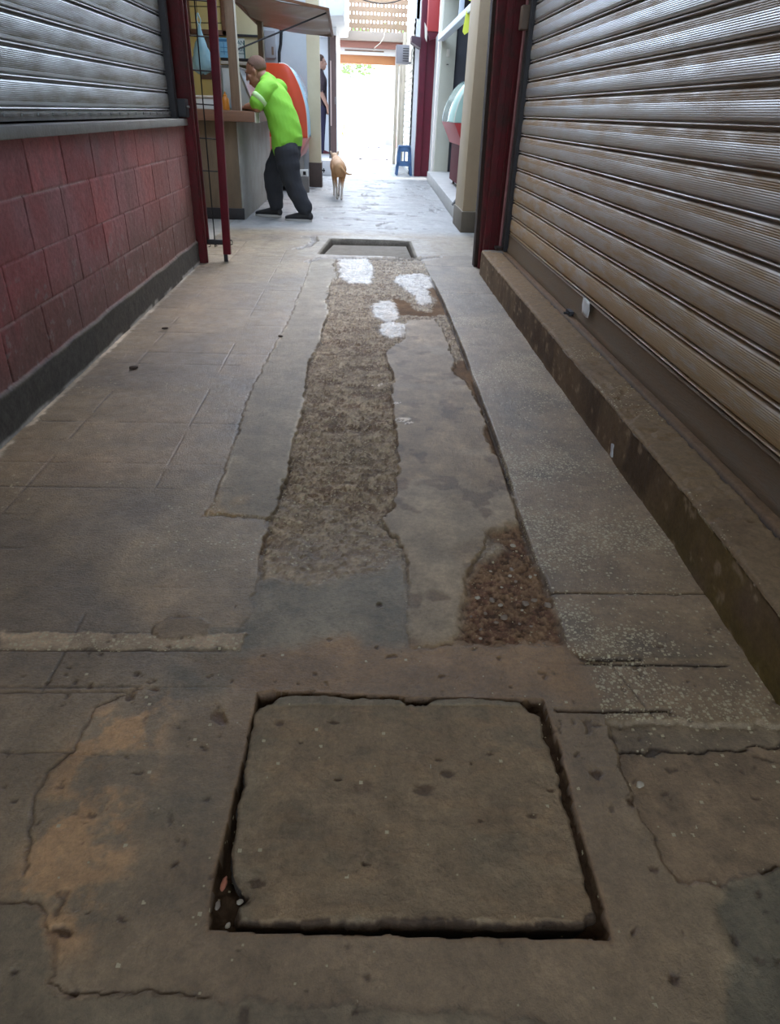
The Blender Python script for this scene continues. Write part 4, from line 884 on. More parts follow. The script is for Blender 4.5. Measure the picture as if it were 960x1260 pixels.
text('BAN', -1.50, 9.849, 1.635, 0.062, M_ink, 'lettering', t); text('COS', -1.495, 9.849, 1.575, 0.055, M_ink, 'lettering', t)
b = MB(); b.box(-1.555, -1.445, 9.848, 9.851, 1.545, 1.551); b.box(-1.45, -1.435, 9.846, 9.852, 1.50, 1.68); b.build('rule', M_ink, t)
poster('picture', -2.00, -1.80, 1.27, 1.69, M_pd, 'dark reddish picture on the stall wall behind the hanging blue bag')
# plastic bag
M_bag = mat('thin blue plastic', (0.30, 0.58, 0.66), 0.25, noise=(18, 0.6), col2=(0.50, 0.72, 0.76), alpha=0.78, spec=0.6)
t = tag(empty('plastic_bag', (-1.69, 8.5, 1.7)), 'translucent light blue plastic bag hanging inside the stall', 'bag')
b = MB()
def bagring(z, rx, ry, ph):
    return [(-1.69+rx*1.25*math.cos(a)*(1+0.10*math.sin(5*a+ph)), 8.5+ry*math.sin(a)*(1+0.12*math.sin(7*a+ph)), z+0.008*math.sin(3*a+ph)) for a in [2*PI*k/36 for k in range(36)]]
rings = [[b.bm.verts.new(p) for p in bagring(z, rx, ry, z*40)] for z, rx, ry in ((1.70, .010, .008), (1.66, .014, .010), (1.60, .026, .02), (1.54, .045, .035), (1.48, .062, .05), (1.42, .080, .06), (1.36, .088, .066), (1.31, .080, .06), (1.285, .045, .035), (1.28, .01, .01))]
for i in range(len(rings)-1):
    for k in range(36): b.bm.faces.new([rings[i][k], rings[i][(k+1) % 36], rings[i+1][(k+1) % 36], rings[i+1][k]])
b.bm.faces.new(rings[-1])
b.build('sack', M_bag, t, 4)
b = MB(); b.tube([(-1.69, 8.5, 1.69), (-1.715, 8.5, 1.74), (-1.70, 8.5, 1.80)], 0.006, 8); b.tube([(-1.69, 8.5, 1.69), (-1.67, 8.5, 1.74), (-1.695, 8.5, 1.80)], 0.006, 8); b.build('handle', M_bag, t)
b = MB(); b.tube([(-1.70, 8.5, 1.79), (-1.70, 8.5, 2.63)], 0.003, 6)
tag(b.build('hook_wire', M_rod), 'thin wire from the stall roof that carries the blue plastic bag', 'wire')
# things on the counter
M_wpl = mat('white plastic', (0.72, 0.72, 0.68), 0.4)
M_org = mat('orange plastic', (0.75, 0.27, 0.03), 0.35)
t = tag(empty('sauce_bottle', (-1.35, 7.80, 0.963)), 'orange squeeze bottle on the counter beside the wooden post', 'bottle')
b = MB(); b.lathe([(.030, 0), (.036, .004), (.037, .06), (.034, .095), (.020, .112), (.017, .118)], (-1.365, 7.82, 0.963)); b.build('body', M_org, t)
b = MB(); b.lathe([(.019, .118), (.019, .128), (.008, .136), (.005, .155)], (-1.365, 7.82, 0.963)); b.build('cap', M_org, t)
t = tag(empty('container', (-1.52, 7.8, 0.963)), 'white lidded plastic tub on the counter left of the orange bottle', 'tub')
b = MB(); b.box(-1.64, -1.455, 7.72, 7.92, 0.963, 1.06, 0.012); b.build('tub', M_wpl, t)
b = MB(); b.box(-1.65, -1.445, 7.71, 7.93, 1.06, 1.08, 0.006); b.build('lid', M_cream, t)
# glass display case with sloping front
M_glass, nt, p = new_mat('clear glass')
p.inputs['Base Color'].default_value = (0.85, 0.92, 0.95, 1); p.inputs['Roughness'].default_value = 0.04; p.inputs['Alpha'].default_value = 0.34; p.inputs['Specular IOR Level'].default_value = 1.0; p.inputs['Coat Weight'].default_value = 1.0
M_glare = mat('glass with painted glare', (0.80, 0.86, 0.90), 0.12, spec=0.9, alpha=0.8)  # near-white base stands in for the bright reflection on the sloping pane
t = tag(empty('glass_showcase', (-1.25, 8.6, 0.963)), 'sloping glass food showcase on the counter in front of the leaning man', 'showcase')
prof = [(-1.42, 0.975), (-1.10, 0.975), (-1.255, 1.335), (-1.42, 1.335)]
b = MB()
for y in (8.02, 9.2):
    for i in range(4):
        a, c = prof[i], prof[(i+1) % 4]; b.tube([(a[0], y, a[1]), (c[0], y, c[1])], 0.010, 6)
for a in prof: b.tube([(a[0], 8.02, a[1]), (a[0], 9.2, a[1])], 0.009, 6)
b.build('metal_frame', M_galv, t)
b = MB(); b.prism([(-1.115, 0.985), (-1.110, 0.985), (-1.258, 1.33), (-1.263, 1.33)], 'y', 8.03, 9.19); b.build('sloping_pane', M_glare, t)
b = MB(); b.prism([(-1.415, 0.98), (-1.115, 0.98), (-1.26, 1.33), (-1.415, 1.33)], 'y', 8.022, 8.027); b.build('end_pane', M_glass, t)
b = MB(); b.box(-1.41, -1.13, 8.05, 9.15, 0.968, 0.985, 0.002); b.box(-1.41, -1.22, 8.05, 9.15, 1.15, 1.16, 0.002); b.build('shelf', M_galv, t)
b = MB(); b.box(-1.419, -1.412, 8.03, 9.19, 0.98, 1.33); b.build('back_panel', M_wpl, t)
# awning flap with its stay
M_awn = mat('brown awning sheet', (0.22, 0.125, 0.075), 0.42, 0.25, noise=(2.6, 0.5), col2=(0.33, 0.25, 0.19), stretch=(0.6, 2.5, 2.5))
t = tag(empty('awning', (-1.2, 8.4, 1.85)), 'brown sheet awning flap raised over the stall counter', 'awning')
A_, B_, C_, D_ = (-1.27, 7.45, 1.905), (-1.215, 9.5, 1.815), (-0.365, 9.5, 1.735), (-0.375, 8.55, 1.885)
b = MB(); n = 16; m_ = 24; g = {}
for i in range(n+1):
    for j in range(m_+1):
        u, v = i/n, j/m_
        P = [(A_[k]*(1-u)+B_[k]*u)*(1-v)+(D_[k]*(1-u)+C_[k]*u)*v for k in range(3)]
        P[2] += 0.012*math.sin(u*PI*5) - 0.025*math.sin(v*PI)
        g[i, j, 0] = b.bm.verts.new(P); g[i, j, 1] = b.bm.verts.new((P[0], P[1], P[2]+0.006))
for i in range(n):
    for j in range(m_):
        for k in (0, 1): b.bm.faces.new([g[i, j, k], g[i+1, j, k], g[i+1, j+1, k], g[i, j+1, k]])
for i in range(n):
    for j in (0, m_): b.bm.faces.new([g[i, j, 0], g[i+1, j, 0], g[i+1, j, 1], g[i, j, 1]])
for j in range(m_):
    for i in (0, n): b.bm.faces.new([g[i, j, 0], g[i, j+1, 0], g[i, j+1, 1], g[i, j, 1]])
b.build('sheet', M_awn, t, 4)
def bar(mb, a, c, w=0.018):
    mb.tube([a, c], w, 4)
b = MB(); bar(b, A_, B_); bar(b, B_, C_); bar(b, C_, D_); bar(b, A_, D_); b.build('edge_frame', M_wood, t)
b = MB(); b.tube([(-1.175, 7.60, 1.455), (-0.40, 8.62, 1.86)], 0.008, 8); b.build('stay_rod', M_rod, t)
b = MB(); b.tube([(-1.255, 7.5, 1.93), (-1.205, 9.45, 1.845)], 0.012, 8); b.build('hinge_bar', M_cream, t)
M_rope = mat('pale rope', (0.62, 0.56, 0.46), 0.8)
b = MB(); b.tube([(-0.40, 8.6, 1.89), (-0.46, 8.9, 2.1), (-0.62, 9.3, 2.9)], 0.007, 6); b.tube([(-0.37, 9.45, 1.74), (-0.47, 9.6, 2.1), (-0.66, 10.0, 2.9)], 0.007, 6); b.build('rope', M_rope, t)
# ---- wall, fridge and cream column behind the stall
s = MB(); s.box(-3.2, -0.72, 11.95, 12.1, 0, 3.6); s.box(-3.2, -3.1, 9.9, 12.0, 0, 3.6)
struct(s.build('wall_far_left', M_wht), 'pale grey whitewashed wall behind the red fridge', 'wall')
b = MB(); b.tube([(-1.205, 11.93, 2.2), (-1.20, 11.93, 1.95), (-1.215, 11.93, 1.8), (-1.24, 11.92, 1.7), (-1.25, 11.92, 1.5)], 0.022, 8)
tag(b.build('cable', M_rod), 'thick black cable drooping down the pale wall above the red fridge', 'cable')
t = tag(empty('fuse_box', (-1.33, 11.9, 1.9)), 'grey metal fuse box on the pale wall behind the second stall post', 'fuse box')
M_gbox = mat('grey enamel', (0.33, 0.32, 0.33), 0.5)
b = MB(); b.box(-1.44, -1.29, 11.87, 11.96, 1.62, 1.95, 0.006); b.build('case', M_gbox, t)
b = MB(); b.box(-1.345, -1.315, 11.862, 11.872, 1.66, 1.76, 0.003); b.build('door_latch', M_brn, t)
M_redf = mat('bright red panel', (0.72, 0.075, 0.018), 0.35, noise=(3, 0.4), col2=(0.62, 0.06, 0.015))
M_pinkt = mat('faded red trim', (0.62, 0.22, 0.20), 0.4); M_bglass = mat('pale blue glass', (0.38, 0.60, 0.74), 0.08, spec=0.8, noise=(2, 0.5), col2=(0.55, 0.74, 0.82), alpha=0.85)
def arc(pts, k=6):
    out = []
    Q = [np.array(p, float) for p in pts]
    for i in range(len(Q)-1):
        p0, p1, p2, p3 = Q[max(i-1, 0)], Q[i], Q[i+1], Q[min(i+2, len(Q)-1)]
        for j in range(k):
            t_ = j/k
            out.append(tuple(0.5*((2*p1)+(-p0+p2)*t_+(2*p0-5*p1+4*p2-p3)*t_*t_+(-p0+3*p1-3*p2+p3)*t_**3)))
    out.append(tuple(Q[-1])); return out
def fridge(name, pts, zrim, zb, y0, y1, xb, mats, label, flip=1):
    """counter fridge: end panels of profile pts, curved glass front between them, base with feet"""
    t = tag(empty(name, (xb, (y0+y1)/2, 0)), label, 'display fridge')
    cv = arc(pts)
    side, rim, glass, base = mats
    for ya, yb in ((y0, y0+0.035), (y1-0.035, y1)):
        b = MB(); b.prism([(xb, zrim)] + [(xb, cv[0][1])] + cv, 'y', ya, yb, 0.006); b.build('end_panel', side, t)
    b = MB()
    for k in range(len(cv)-1):
        a, c = cv[k], cv[k+1]
        b.bm.faces.new([b.bm.verts.new(q) for q in ((a[0], y0+0.03, a[1]), (c[0], y0+0.03, c[1]), (c[0], y1-0.03, c[1]), (a[0], y1-0.03, a[1]))])
    bmesh.ops.remove_doubles(b.bm, verts=b.bm.verts, dist=1e-5)
    o = b.build('curved_glass', glass, t, 4); md = o.modifiers.new('t', 'SOLIDIFY'); md.thickness = 0.006
    e = cv[-1]
    b = MB(); b.tube([(p_[0], y0+0.012, p_[1]) for p_ in cv], 0.009, 6); b.build('edge_trim', M_cream, t)
    b = MB(); b.prism([(xb, zrim), (e[0], zrim), (e[0]-flip*0.13, zrim-0.25), (xb, zrim-0.25)], 'y', y0, y1, 0.01); b.build('lower_trim', rim, t)
    b = MB(); b.prism([(xb, zrim-0.25), (e[0]-flip*0.16, zrim-0.25), (e[0]-flip*0.16, zb+0.06), (xb, zb+0.06)], 'y', y0+0.02, y1-0.02, 0.01); b.build('base_cabinet', base, t)
    for yy in (y0+0.08, y1-0.08):
        for xx in (xb+flip*0.05, e[0]-flip*0.22):
            b = MB(); b.lathe([(.02, 0), (.016, .02), (.016, .065)], (xx, yy, zb), 10); b.build('foot', M_dark, t)
    return t
M_basegrey = mat('dim grey base', (0.14, 0.125, 0.115), 0.6, noise=(8, 0.5), col2=(0.2, 0.18, 0.16))
fridge('display_fridge', [(-1.10, 1.497), (-0.981, 1.470), (-0.871, 1.309), (-0.800, 1.13), (-0.762, 0.95), (-0.751, 0.66)], 0.66, 0.0, 10.45, 11.85, -1.50,
       (M_redf, M_pinkt, M_bglass, M_basegrey), 'red curved-sided display fridge with pale blue glass behind the man in green')
M_pil = mat('cream column paint', (0.60, 0.50, 0.33), 0.6, noise=(5, 0.5), col2=(0.52, 0.42, 0.27), bump=(30, 0.15))
M_pilb = mat('dark brown column base', (0.045, 0.026, 0.020), 0.6, noise=(10, 0.5), col2=(0.075, 0.045, 0.032))
s = MB(); s.box(-0.785, -0.612, 11.12, 11.28, 0.325, 3.6, 0.006)
struct(s.build('pillar', M_pil), 'slim cream column beside the red fridge', 'column')
s = MB(); s.box(-0.79, -0.600, 11.11, 11.29, 0.0, 0.327, 0.004)
struct(s.build('pillar_base', M_pilb), 'dark brown painted foot of the cream column', 'column base')
b = MB(); b.box(-0.602, -0.555, 11.15, 11.2, 0.215, 0.235, 0.004); b.tube([(-0.575, 11.17, 0.195), (-0.575, 11.17, 0.255)], 0.008, 8)
tag(b.build('tie_hook', M_rod), 'small black iron hook sticking out of the cream column foot', 'hook')
t = tag(empty('socket_box', (-0.81, 10.34, 0.2)), 'small white socket box on the grey base behind the cream column', 'socket')
b = MB(); b.box(-0.88, -0.75, 10.31, 10.38, 0.20, 0.285, 0.006); b.build('box', M_wpl, t)
b = MB(); b.box(-0.815, -0.775, 10.30, 10.315, 0.22, 0.265, 0.003); b.build('plug', M_rod, t)
b = MB(); b.box(-1.0, -0.74, 10.30, 10.40, 0.0, 0.20, 0.008); tag(b.build('concrete_stub', M_basegrey), 'low grey concrete block beside the cream column foot', 'block')

# ================================================================== BEYOND: DOORWAY, END WALL, LATTICE
s = MB(); s.box(-3.2, -0.555, 13.3, 16.4, 0.0, 0.235, 0.01)
struct(s.build('step', mat('pale step', (0.56, 0.55, 0.56), 0.7, noise=(5, 0.5), col2=(0.47, 0.45, 0.45))), 'raised pale step in front of the far doorway', 'step')
s = MB(); s.box(-3.2, -0.50, 16.35, 16.5, 0.0, 4.0); s.box(-3.2, -3.1, 12, 16.5, 0, 4)
struct(s.build('wall_recess', M_wht), 'pale wall behind the bystander', 'wall')
s = MB(); s.box(-0.615, -0.492, 14.45, 16.70, 0.235, 4.0); s.box(-0.61, -0.50, 14.45, 16.70, 0, 0.24)
struct(s.build('wall_passage', mat('bright plaster', (0.80, 0.80, 0.80), 0.8, bump=(30, 0.2))), 'white plastered wall end beside the far opening', 'wall')
M_dkbr = mat('dark brown door', (0.095, 0.055, 0.050), 0.5, noise=(4, 0.5), col2=(0.14, 0.085, 0.075), stretch=(4, 4, 0.6))
t = tag(empty('open_door', (-0.56, 14.35, 0.235)), 'narrow dark brown door leaf standing open beside the far doorway', 'door')
b = MB(); b.box(-0.635, -0.490, 14.30, 14.345, 0.305, 2.12, 0.005); b.build('leaf', M_dkbr, t)
b = MB(); b.box(-0.605, -0.575, 14.285, 14.302, 0.75, 1.75, 0.004); b.build('cover_strip', mat('pale strip', (0.5, 0.36, 0.32), 0.5), t)
b = MB(); b.tube([(-0.51, 14.29, 1.1), (-0.51, 14.27, 1.1), (-0.51, 14.27, 1.2), (-0.51, 14.29, 1.2)], 0.008, 6); b.build('handle', M_galv, t)
b = MB(); b.tube([(-0.60, 13.95, 0.235), (-0.595, 13.95, 2.2)], 0.013, 8)
tag(b.build('pole', M_dark), 'thin dark pole standing on the step in front of the brown door leaf', 'pole')
M_sof = mat('white soffit', (0.78, 0.78, 0.76), 0.7, noise=(3, 0.4), col2=(0.68, 0.68, 0.67))
s = MB(); s.prism([(-0.95, 2.22), (-0.33, 2.27), (-0.31, 2.40), (-0.31, 2.95), (-0.95, 2.95)], 'y', 12.9, 16.6, 0.01)
struct(s.build('trim_5', M_sof), 'white boxed soffit high on the left before the lattice', 'soffit')
# beams over the far opening
def beam(name, z0, z1, y0, y1, c, label, x0=-0.75, x1=0.93): 
    s = MB(); s.box(x0, x1, y0, y1, z0, z1, 0.008); struct(s.build(name, c), label, 'beam')
beam('lintel', 1.865, 2.02, 17.12, 17.3, mat('orange brown paint', (0.42, 0.17, 0.075), 0.6, noise=(1.5, 0.6), col2=(0.55, 0.24, 0.09)), 'orange-brown lintel over the bright opening')
beam('beam_white', 2.02, 2.135, 17.0, 17.25, M_sof, 'white beam with a slot above the orange-brown lintel')
s = MB(); s.box(-0.40, 0.42, 16.99, 17.02, 2.075, 2.10); struct(s.build('beam_slot', M_brn), 'dark slot in the white beam', 'slot')
beam('beam_brown', 2.135, 2.25, 16.9, 17.2, mat('red brown paint', (0.34, 0.155, 0.12), 0.6), 'red-brown beam below the grey beam')
beam('beam_grey', 2.25, 2.405, 16.75, 17.15, mat('taupe paint', (0.36, 0.30, 0.25), 0.6), 'grey beam that carries the perforated screen')
M_lat = mat('perforated screen', (0.34, 0.20, 0.15), 0.8, noise=(1.2, 0.6), col2=(0.32, 0.25, 0.14))
def make_lattice():
    b = MB(); px_, pz = 0.0738, 0.1378; x0, z0 = -0.79, 2.405; nx, nz = 24, 12
    for j in range(nz):
        zc = z0+0.02+j*pz; sh_ = 0.0 if j % 2 else 0.012
        hz = 0.052
        b.box(x0, x0+nx*px_, 17.0, 17.06, zc+hz, zc+pz)
        for i in range(nx+1):
            xc = x0+i*px_+sh_
            if (i*7+j*3) % 11 == 0: b.box(xc-0.024, xc+0.036, 17.0, 17.06, zc, zc+hz)
            else: b.box(xc-0.020, xc+0.022, 17.0, 17.06, zc, zc+hz)
    b.box(x0, x0+nx*px_, 17.0, 17.06, z0, z0+0.02)
    return b
tag(make_lattice().build('perforated_screen', M_lat, None, 0), 'beige screen wall pierced by rows of small square holes above the far opening', 'screen')
# right end: frame, white shutter, red columns
s = MB(); s.box(0.67, 0.74, 16.95, 17.2, 0, 2.02, 0.006); s.box(0.745, 0.80, 16.6, 16.75, 0, 2.02, 0.006); s.box(0.80, 0.865, 16.5, 17.2, 0, 2.4, 0.006)
struct(s.build('trim_6', mat('dim cream frame', (0.50, 0.45, 0.36), 0.6, noise=(6, 0.5), col2=(0.40, 0.35, 0.28))), 'cream door frame at the right of the bright opening', 'frame')
M_wsh = mat('white slat', (0.80, 0.79, 0.74), 0.5, noise=(2, 0.5), col2=(0.74, 0.70, 0.60))
t = tag(empty('roller_shutter', (0.87, 15.5, 0)), 'white ribbed roller shutter far along the right side behind the blue stool', 'roller shutter')
link_mesh('slat_curtain', shutter_curtain(0.872, -1, 14.2, 16.6, 0.05, 24, 0.1), M_wsh, t)
b = MB(); b.box(0.868, 0.90, 14.2, 16.6, 0.0, 0.05, 0.004); b.build('bottom_bar', M_galv, t)
s = MB(); s.box(0.90, 3.0, 14.2, 17.2, 0, 3.2); s.box(0.87, 0.95, 14.2, 16.7, 2.4, 3.2)
struct(s.build('wall_far_right', M_sof), 'white wall above the far shutter', 'wall')
t = tag(empty('cooling_unit', (0.68, 14.6, 1.9)), 'grey boxed cooling unit bracketed high beside the far opening', 'cooling unit')
b = MB(); b.box(0.58, 0.815, 14.5, 14.85, 1.765, 2.045, 0.008); b.build('case', mat('unit grey', (0.20, 0.19, 0.20), 0.5, noise=(6, 0.5), col2=(0.28, 0.26, 0.26)), t)
b = MB()
for k in range(6): b.box(0.70, 0.805, 14.490, 14.503, 1.80+k*0.037, 1.812+k*0.037, 0.002)
b.build('grille', M_rod, t)
for yy in (14.55, 14.75):
    b = MB(); b.box(0.815, 0.858, yy, yy+0.03, 1.77, 1.80); b.build('bracket', M_galv, t)
M_wine = mat('wine red paint', (0.115, 0.010, 0.024), 0.5, spec=0.25, noise=(6, 0.5), col2=(0.075, 0.012, 0.02))
s = MB(); s.box(0.955, 1.065, 13.78, 13.95, 0, 3.0, 0.006); s.box(1.065, 1.222, 13.84, 13.95, 0, 3.0, 0.006)
struct(s.build('pillar_red', M_wine), 'dark red column behind the blue stool', 'column')
s = MB(); s.prism([(0.80, 2.03), (0.96, 1.95), (0.96, 2.10), (0.80, 2.12)], 'y', 13.7, 14.1, 0.004)
struct(s.build('trim_7', mat('dark plum', (0.06, 0.025, 0.035), 0.5)), 'dark plum hood on the far red column', 'hood')
t = tag(empty('sign_box', (1.15, 13.5, 2.3)), 'red projecting sign box high on the far red column', 'sign')
b = MB(); b.box(1.035, 1.235, 13.40, 13.62, 2.165, 2.9, 0.006); b.build('face', mat('sign red', (0.36, 0.03, 0.03), 0.45), t)
b = MB(); b.prism([(1.04, 2.165), (1.23, 2.165), (1.18, 2.08), (1.09, 2.05)], 'y', 13.42, 13.60, 0.003); b.build('lower_hood', M_wine, t)
b = MB(); b.prism([(0.985, 2.28), (1.035, 2.20), (1.035, 2.02), (1.0, 2.08)], 'y', 13.43, 13.45, 0.002); b.build('side_board', M_cream, t)
# grey cream column, step and doorway on the right
M_gp = mat('grey cream paint', (0.53, 0.51, 0.42), 0.6, noise=(2, 0.6), col2=(0.47, 0.44, 0.33), bump=(30, 0.1))
s = MB(); s.box(1.235, 1.47, 12.93, 13.15, 0.14, 3.2, 0.006)
struct(s.build('pillar_grey', M_gp), 'wide grey-cream column at the far end of the right step', 'column')
s = MB(); s.box(1.195, 1.235, 13.0, 13.15, 0.14, 3.2, 0.004)  # bright sunlit gap painted as a pale strip
struct(s.build('trim_8', mat('painted sunlit strip', (0.78, 0.72, 0.66), 0.5)), 'pale strip painted for the sunlit gap beside the grey-cream column', 'strip')
t = tag(empty('switch_plate', (1.35, 12.92, 1.75)), 'small switch plate on the grey-cream column', 'switch')
b = MB(); b.box(1.325, 1.375, 12.915, 12.932, 1.80, 1.90, 0.003); b.build('plate', M_cream, t)
b = MB(); b.lathe([(.018, 0), (.016, .012)], (1.35, 12.92, 1.69), 12); b.build('button', M_dark, t)
M_step = mat('worn pale step', (0.46, 0.44, 0.41), 0.65, noise=(5, 0.6), col2=(0.33, 0.31, 0.28), bump=(50, 0.3))
s = MB(); s.prism([(1.005, 7.35), (1.125, 12.95), (3.0, 12.95), (3.0, 7.35)], 'z', 0.0, 0.150, 0.012)
struct(s.build('step_right', M_step), 'worn pale concrete step along the right doorway', 'step')
M_bp = mat('beige column paint', (0.44, 0.34, 0.215), 0.6, noise=(4, 0.6), col2=(0.37, 0.275, 0.17), bump=(30, 0.15))
s = MB(); s.box(0.988, 1.118, 7.13, 7.75, 0.185, 3.2, 0.008)
struct(s.build('pillar_beige', M_bp), 'tall beige column past the dark red jamb', 'column')
s = MB(); s.box(0.978, 1.128, 7.095, 7.76, 0.0, 0.192, 0.006)
struct(s.build('pillar_beige_base', mat('dull brown base', (0.16, 0.13, 0.09), 0.7, noise=(8, 0.5), col2=(0.115, 0.09, 0.062))), 'dull brown foot of the beige column', 'column base')
s = MB(); s.box(1.165, 3.0, 7.45, 7.6, 0.1, 3.2); s.box(2.6, 2.7, 7.5, 13.1, 0.1, 3.2); s.box(1.47, 3.0, 13.0, 13.15, 0.1, 3.2); s.box(1.2, 3.0, 7.4, 13.2, 2.75, 3.2)
struct(s.build('wall_shop', mat('dim blue grey wall', (0.05, 0.052, 0.065), 0.7, noise=(2, 0.6), col2=(0.085, 0.08, 0.085))), 'dim interior of the shop on the right', 'wall')
s = MB(); s.box(1.17, 1.27, 7.92, 12.95, 2.0, 2.07, 0.005); s.box(1.19, 1.25, 10.4, 10.46, 2.07, 2.75, 0.004); s.box(1.17, 1.27, 7.92, 12.95, 2.7, 2.78, 0.005)
struct(s.build('trim_9', mat('pale blue grey frame', (0.62, 0.66, 0.70), 0.5)), 'pale transom frame above the right doorway', 'frame')
t = tag(empty('curtain', (1.62, 10, 2.0)), 'dark blue-grey curtain hanging inside the right doorway', 'curtain')
b = MB(); pr = []
for k in range(90): pr.append((1.78+0.03*math.sin(k*1.1), 11.1+k*0.0205))
b.prism(pr+[(q[0]+0.006, q[1]) for q in pr[::-1]], 'z', 0.16, 2.0); b.build('cloth', mat('curtain cloth', (0.055, 0.06, 0.085), 0.85, noise=(3, 0.5), col2=(0.035, 0.04, 0.05)), t, 4)
b = MB(); b.tube([(1.78, 11.0, 2.0), (1.78, 12.99, 2.0)], 0.012, 8); b.build('rail', M_galv, t)
M_gglass = mat('pale green glass', (0.40, 0.58, 0.47), 0.10, noise=(1.5, 0.6), col2=(0.55, 0.70, 0.62), spec=0.8)
M_redr = mat('red enamel', (0.42, 0.03, 0.03), 0.5)
fridge('display_fridge', [(1.60, 1.46), (1.42, 1.42), (1.28, 1.345), (1.175, 1.20), (1.12, 1.05), (1.10, 0.92)], 0.92, 0.15, 9.3, 10.8, 2.0,
       (M_gglass, M_redr, M_gglass, mat('red cabinet', (0.09, 0.008, 0.012), 0.7, spec=0.1)), 'display fridge with pale green curved glass and red base in the right doorway', flip=-1)
M_tag = mat('yellow paper', (0.86, 0.90, 0.10), 0.7)
t = tag(empty('paper_tag', (1.2, 9.5, 2.0)), 'bright yellow paper notice hanging under the right doorway frame', 'notice')
b = MB(); b.prism([(1.135, 1.83), (1.16, 1.80), (1.255, 1.86), (1.25, 2.03), (1.225, 2.10), (1.16, 2.02)], 'y', 9.44, 9.446); b.build('sheet', M_tag, t)
b = MB(); b.tube([(1.22, 9.443, 2.08), (1.22, 9.45, 2.13)], 0.003, 6); b.build('string', M_rope, t)
b = MB(); b.prism([(1.18, 2.12), (1.29, 2.11), (1.29, 2.2), (1.18, 2.21)], 'y', 9.44, 9.446)
tag(b.build('paper_tag', M_tag), 'second yellow paper strip above the hanging notice', 'notice')
M_blk = mat('black rubber', (0.015, 0.015, 0.017), 0.6)
t = tag(empty('door_wedge', (1.02, 8.0, 0.15)), 'black wedge-shaped block on the step edge beside the beige column', 'block')
b = MB(); b.prism([(0.985, 0.152), (1.10, 0.152), (1.10, 0.215), (1.06, 0.222), (1.02, 0.20)], 'y', 7.96, 8.06, 0.006); b.build('block', M_blk, t)
b = MB(); b.box(1.0, 1.06, 7.955, 7.965, 0.155, 0.165); b.build('pale_edge', M_wpl, t)
# blue stool
M_blu = mat('blue plastic', (0.045, 0.11, 0.235), 0.5)
t = tag(empty('stool', (0.768, 14.02, 0)), 'blue plastic stool beside the far red column', 'stool')
def tr(u, v, z, top=0.115, bot=0.155):
    k = bot+(top-bot)*z/0.48
    return (0.768+u*k, 14.02+v*k, z)
b = MB(); b.box(0.653, 0.883, 13.905, 14.135, 0.455, 0.488, 0.014); b.build('seat', M_blu, t)
for nm, z0, z1 in (('apron', 0.39, 0.46), ('stretcher', 0.155, 0.225)):
    b = MB()
    for a, c in (((-1, -1), (1, -1)), ((1, -1), (1, 1)), ((1, 1), (-1, 1)), ((-1, 1), (-1, -1))):
        b.bm.faces.new([b.bm.verts.new(p_) for p_ in (tr(*a, z0), tr(*c, z0), tr(*c, z1), tr(*a, z1))])
    bmesh.ops.remove_doubles(b.bm, verts=b.bm.verts, dist=1e-5)
    o = b.build(nm, M_blu, t, 0); md = o.modifiers.new('t', 'SOLIDIFY'); md.thickness = 0.012
for u, v in ((-1, -1), (1, -1), (1, 1), (-1, 1)):
    b = MB()
    A0 = [tr(u*f, v*g_, 0.0) for f, g_ in ((1, 1), (0.72, 1), (0.72, 0.9), (0.9, 0.9), (0.9, 0.72), (1, 0.72))]; A1 = [tr(u*f, v*g_, 0.46) for f, g_ in ((1, 1), (0.55, 1), (0.55, 0.9), (0.9, 0.9), (0.9, 0.55), (1, 0.55))]
    V0 = [b.bm.verts.new(p_) for p_ in A0]; V1 = [b.bm.verts.new(p_) for p_ in A1]
    for k in range(6): b.bm.faces.new([V0[k], V0[(k+1) % 6], V1[(k+1) % 6], V1[k]])
    b.bm.faces.new(V0); b.bm.faces.new(V1); b.build('leg', M_blu, t, 0)
b = MB()
for k in range(-1, 2): b.box(0.768+k*0.075-0.012, 0.768+k*0.075+0.012, 14.02-0.138, 14.02-0.128, 0.20, 0.42)
b.build('side_slats', M_blu, t)
# overhead cable, far grates
b = MB(); b.tube([(-0.35+0.12*k, 13.25+0.05*k, 2.62-0.22*math.sin(k/12*PI)+0.02*k) for k in range(13)], 0.008, 6)
tag(b.build('cable', M_rod), 'thin black cable sagging across the passage in front of the perforated screen', 'cable')
b = MB(); b.tube([(0.42, 16.6, 2.42), (0.40, 16.55, 2.3), (0.33, 16.5, 2.2), (0.22, 16.5, 2.12), (0.20, 16.5, 2.06)], 0.008, 6)
tag(b.build('cord', M_rope), 'short pale cord dangling in front of the red-brown beam', 'cord')
M_grate = mat('iron grate', (0.22, 0.19, 0.21), 0.6)
def grate(x0, x1, y0, y1, label):
    t = tag(empty('drain_frame', ((x0+x1)/2, (y0+y1)/2, 0)), label, 'drain')
    b = MB(); b.box(x0, x1, y0, y0+0.12, 0, 0.02); b.box(x0, x1, y1-0.12, y1, 0, 0.02); b.box(x0, x0+0.05, y0, y1, 0, 0.02); b.box(x1-0.05, x1, y0, y1, 0, 0.02); b.build('frame', M_grate, t)
    b = MB(); b.box(x0+0.05, x1-0.05, y0+0.12, y1-0.12, -0.001, 0.008); b.build('lid', M_out, t)
grate(-0.08, 0.62, 18.2, 20.0, 'shallow rectangular drain frame in the bright paving just past the opening')
grate(0.15, 0.55, 24.5, 26.5, 'second smaller drain frame further out on the bright paving')

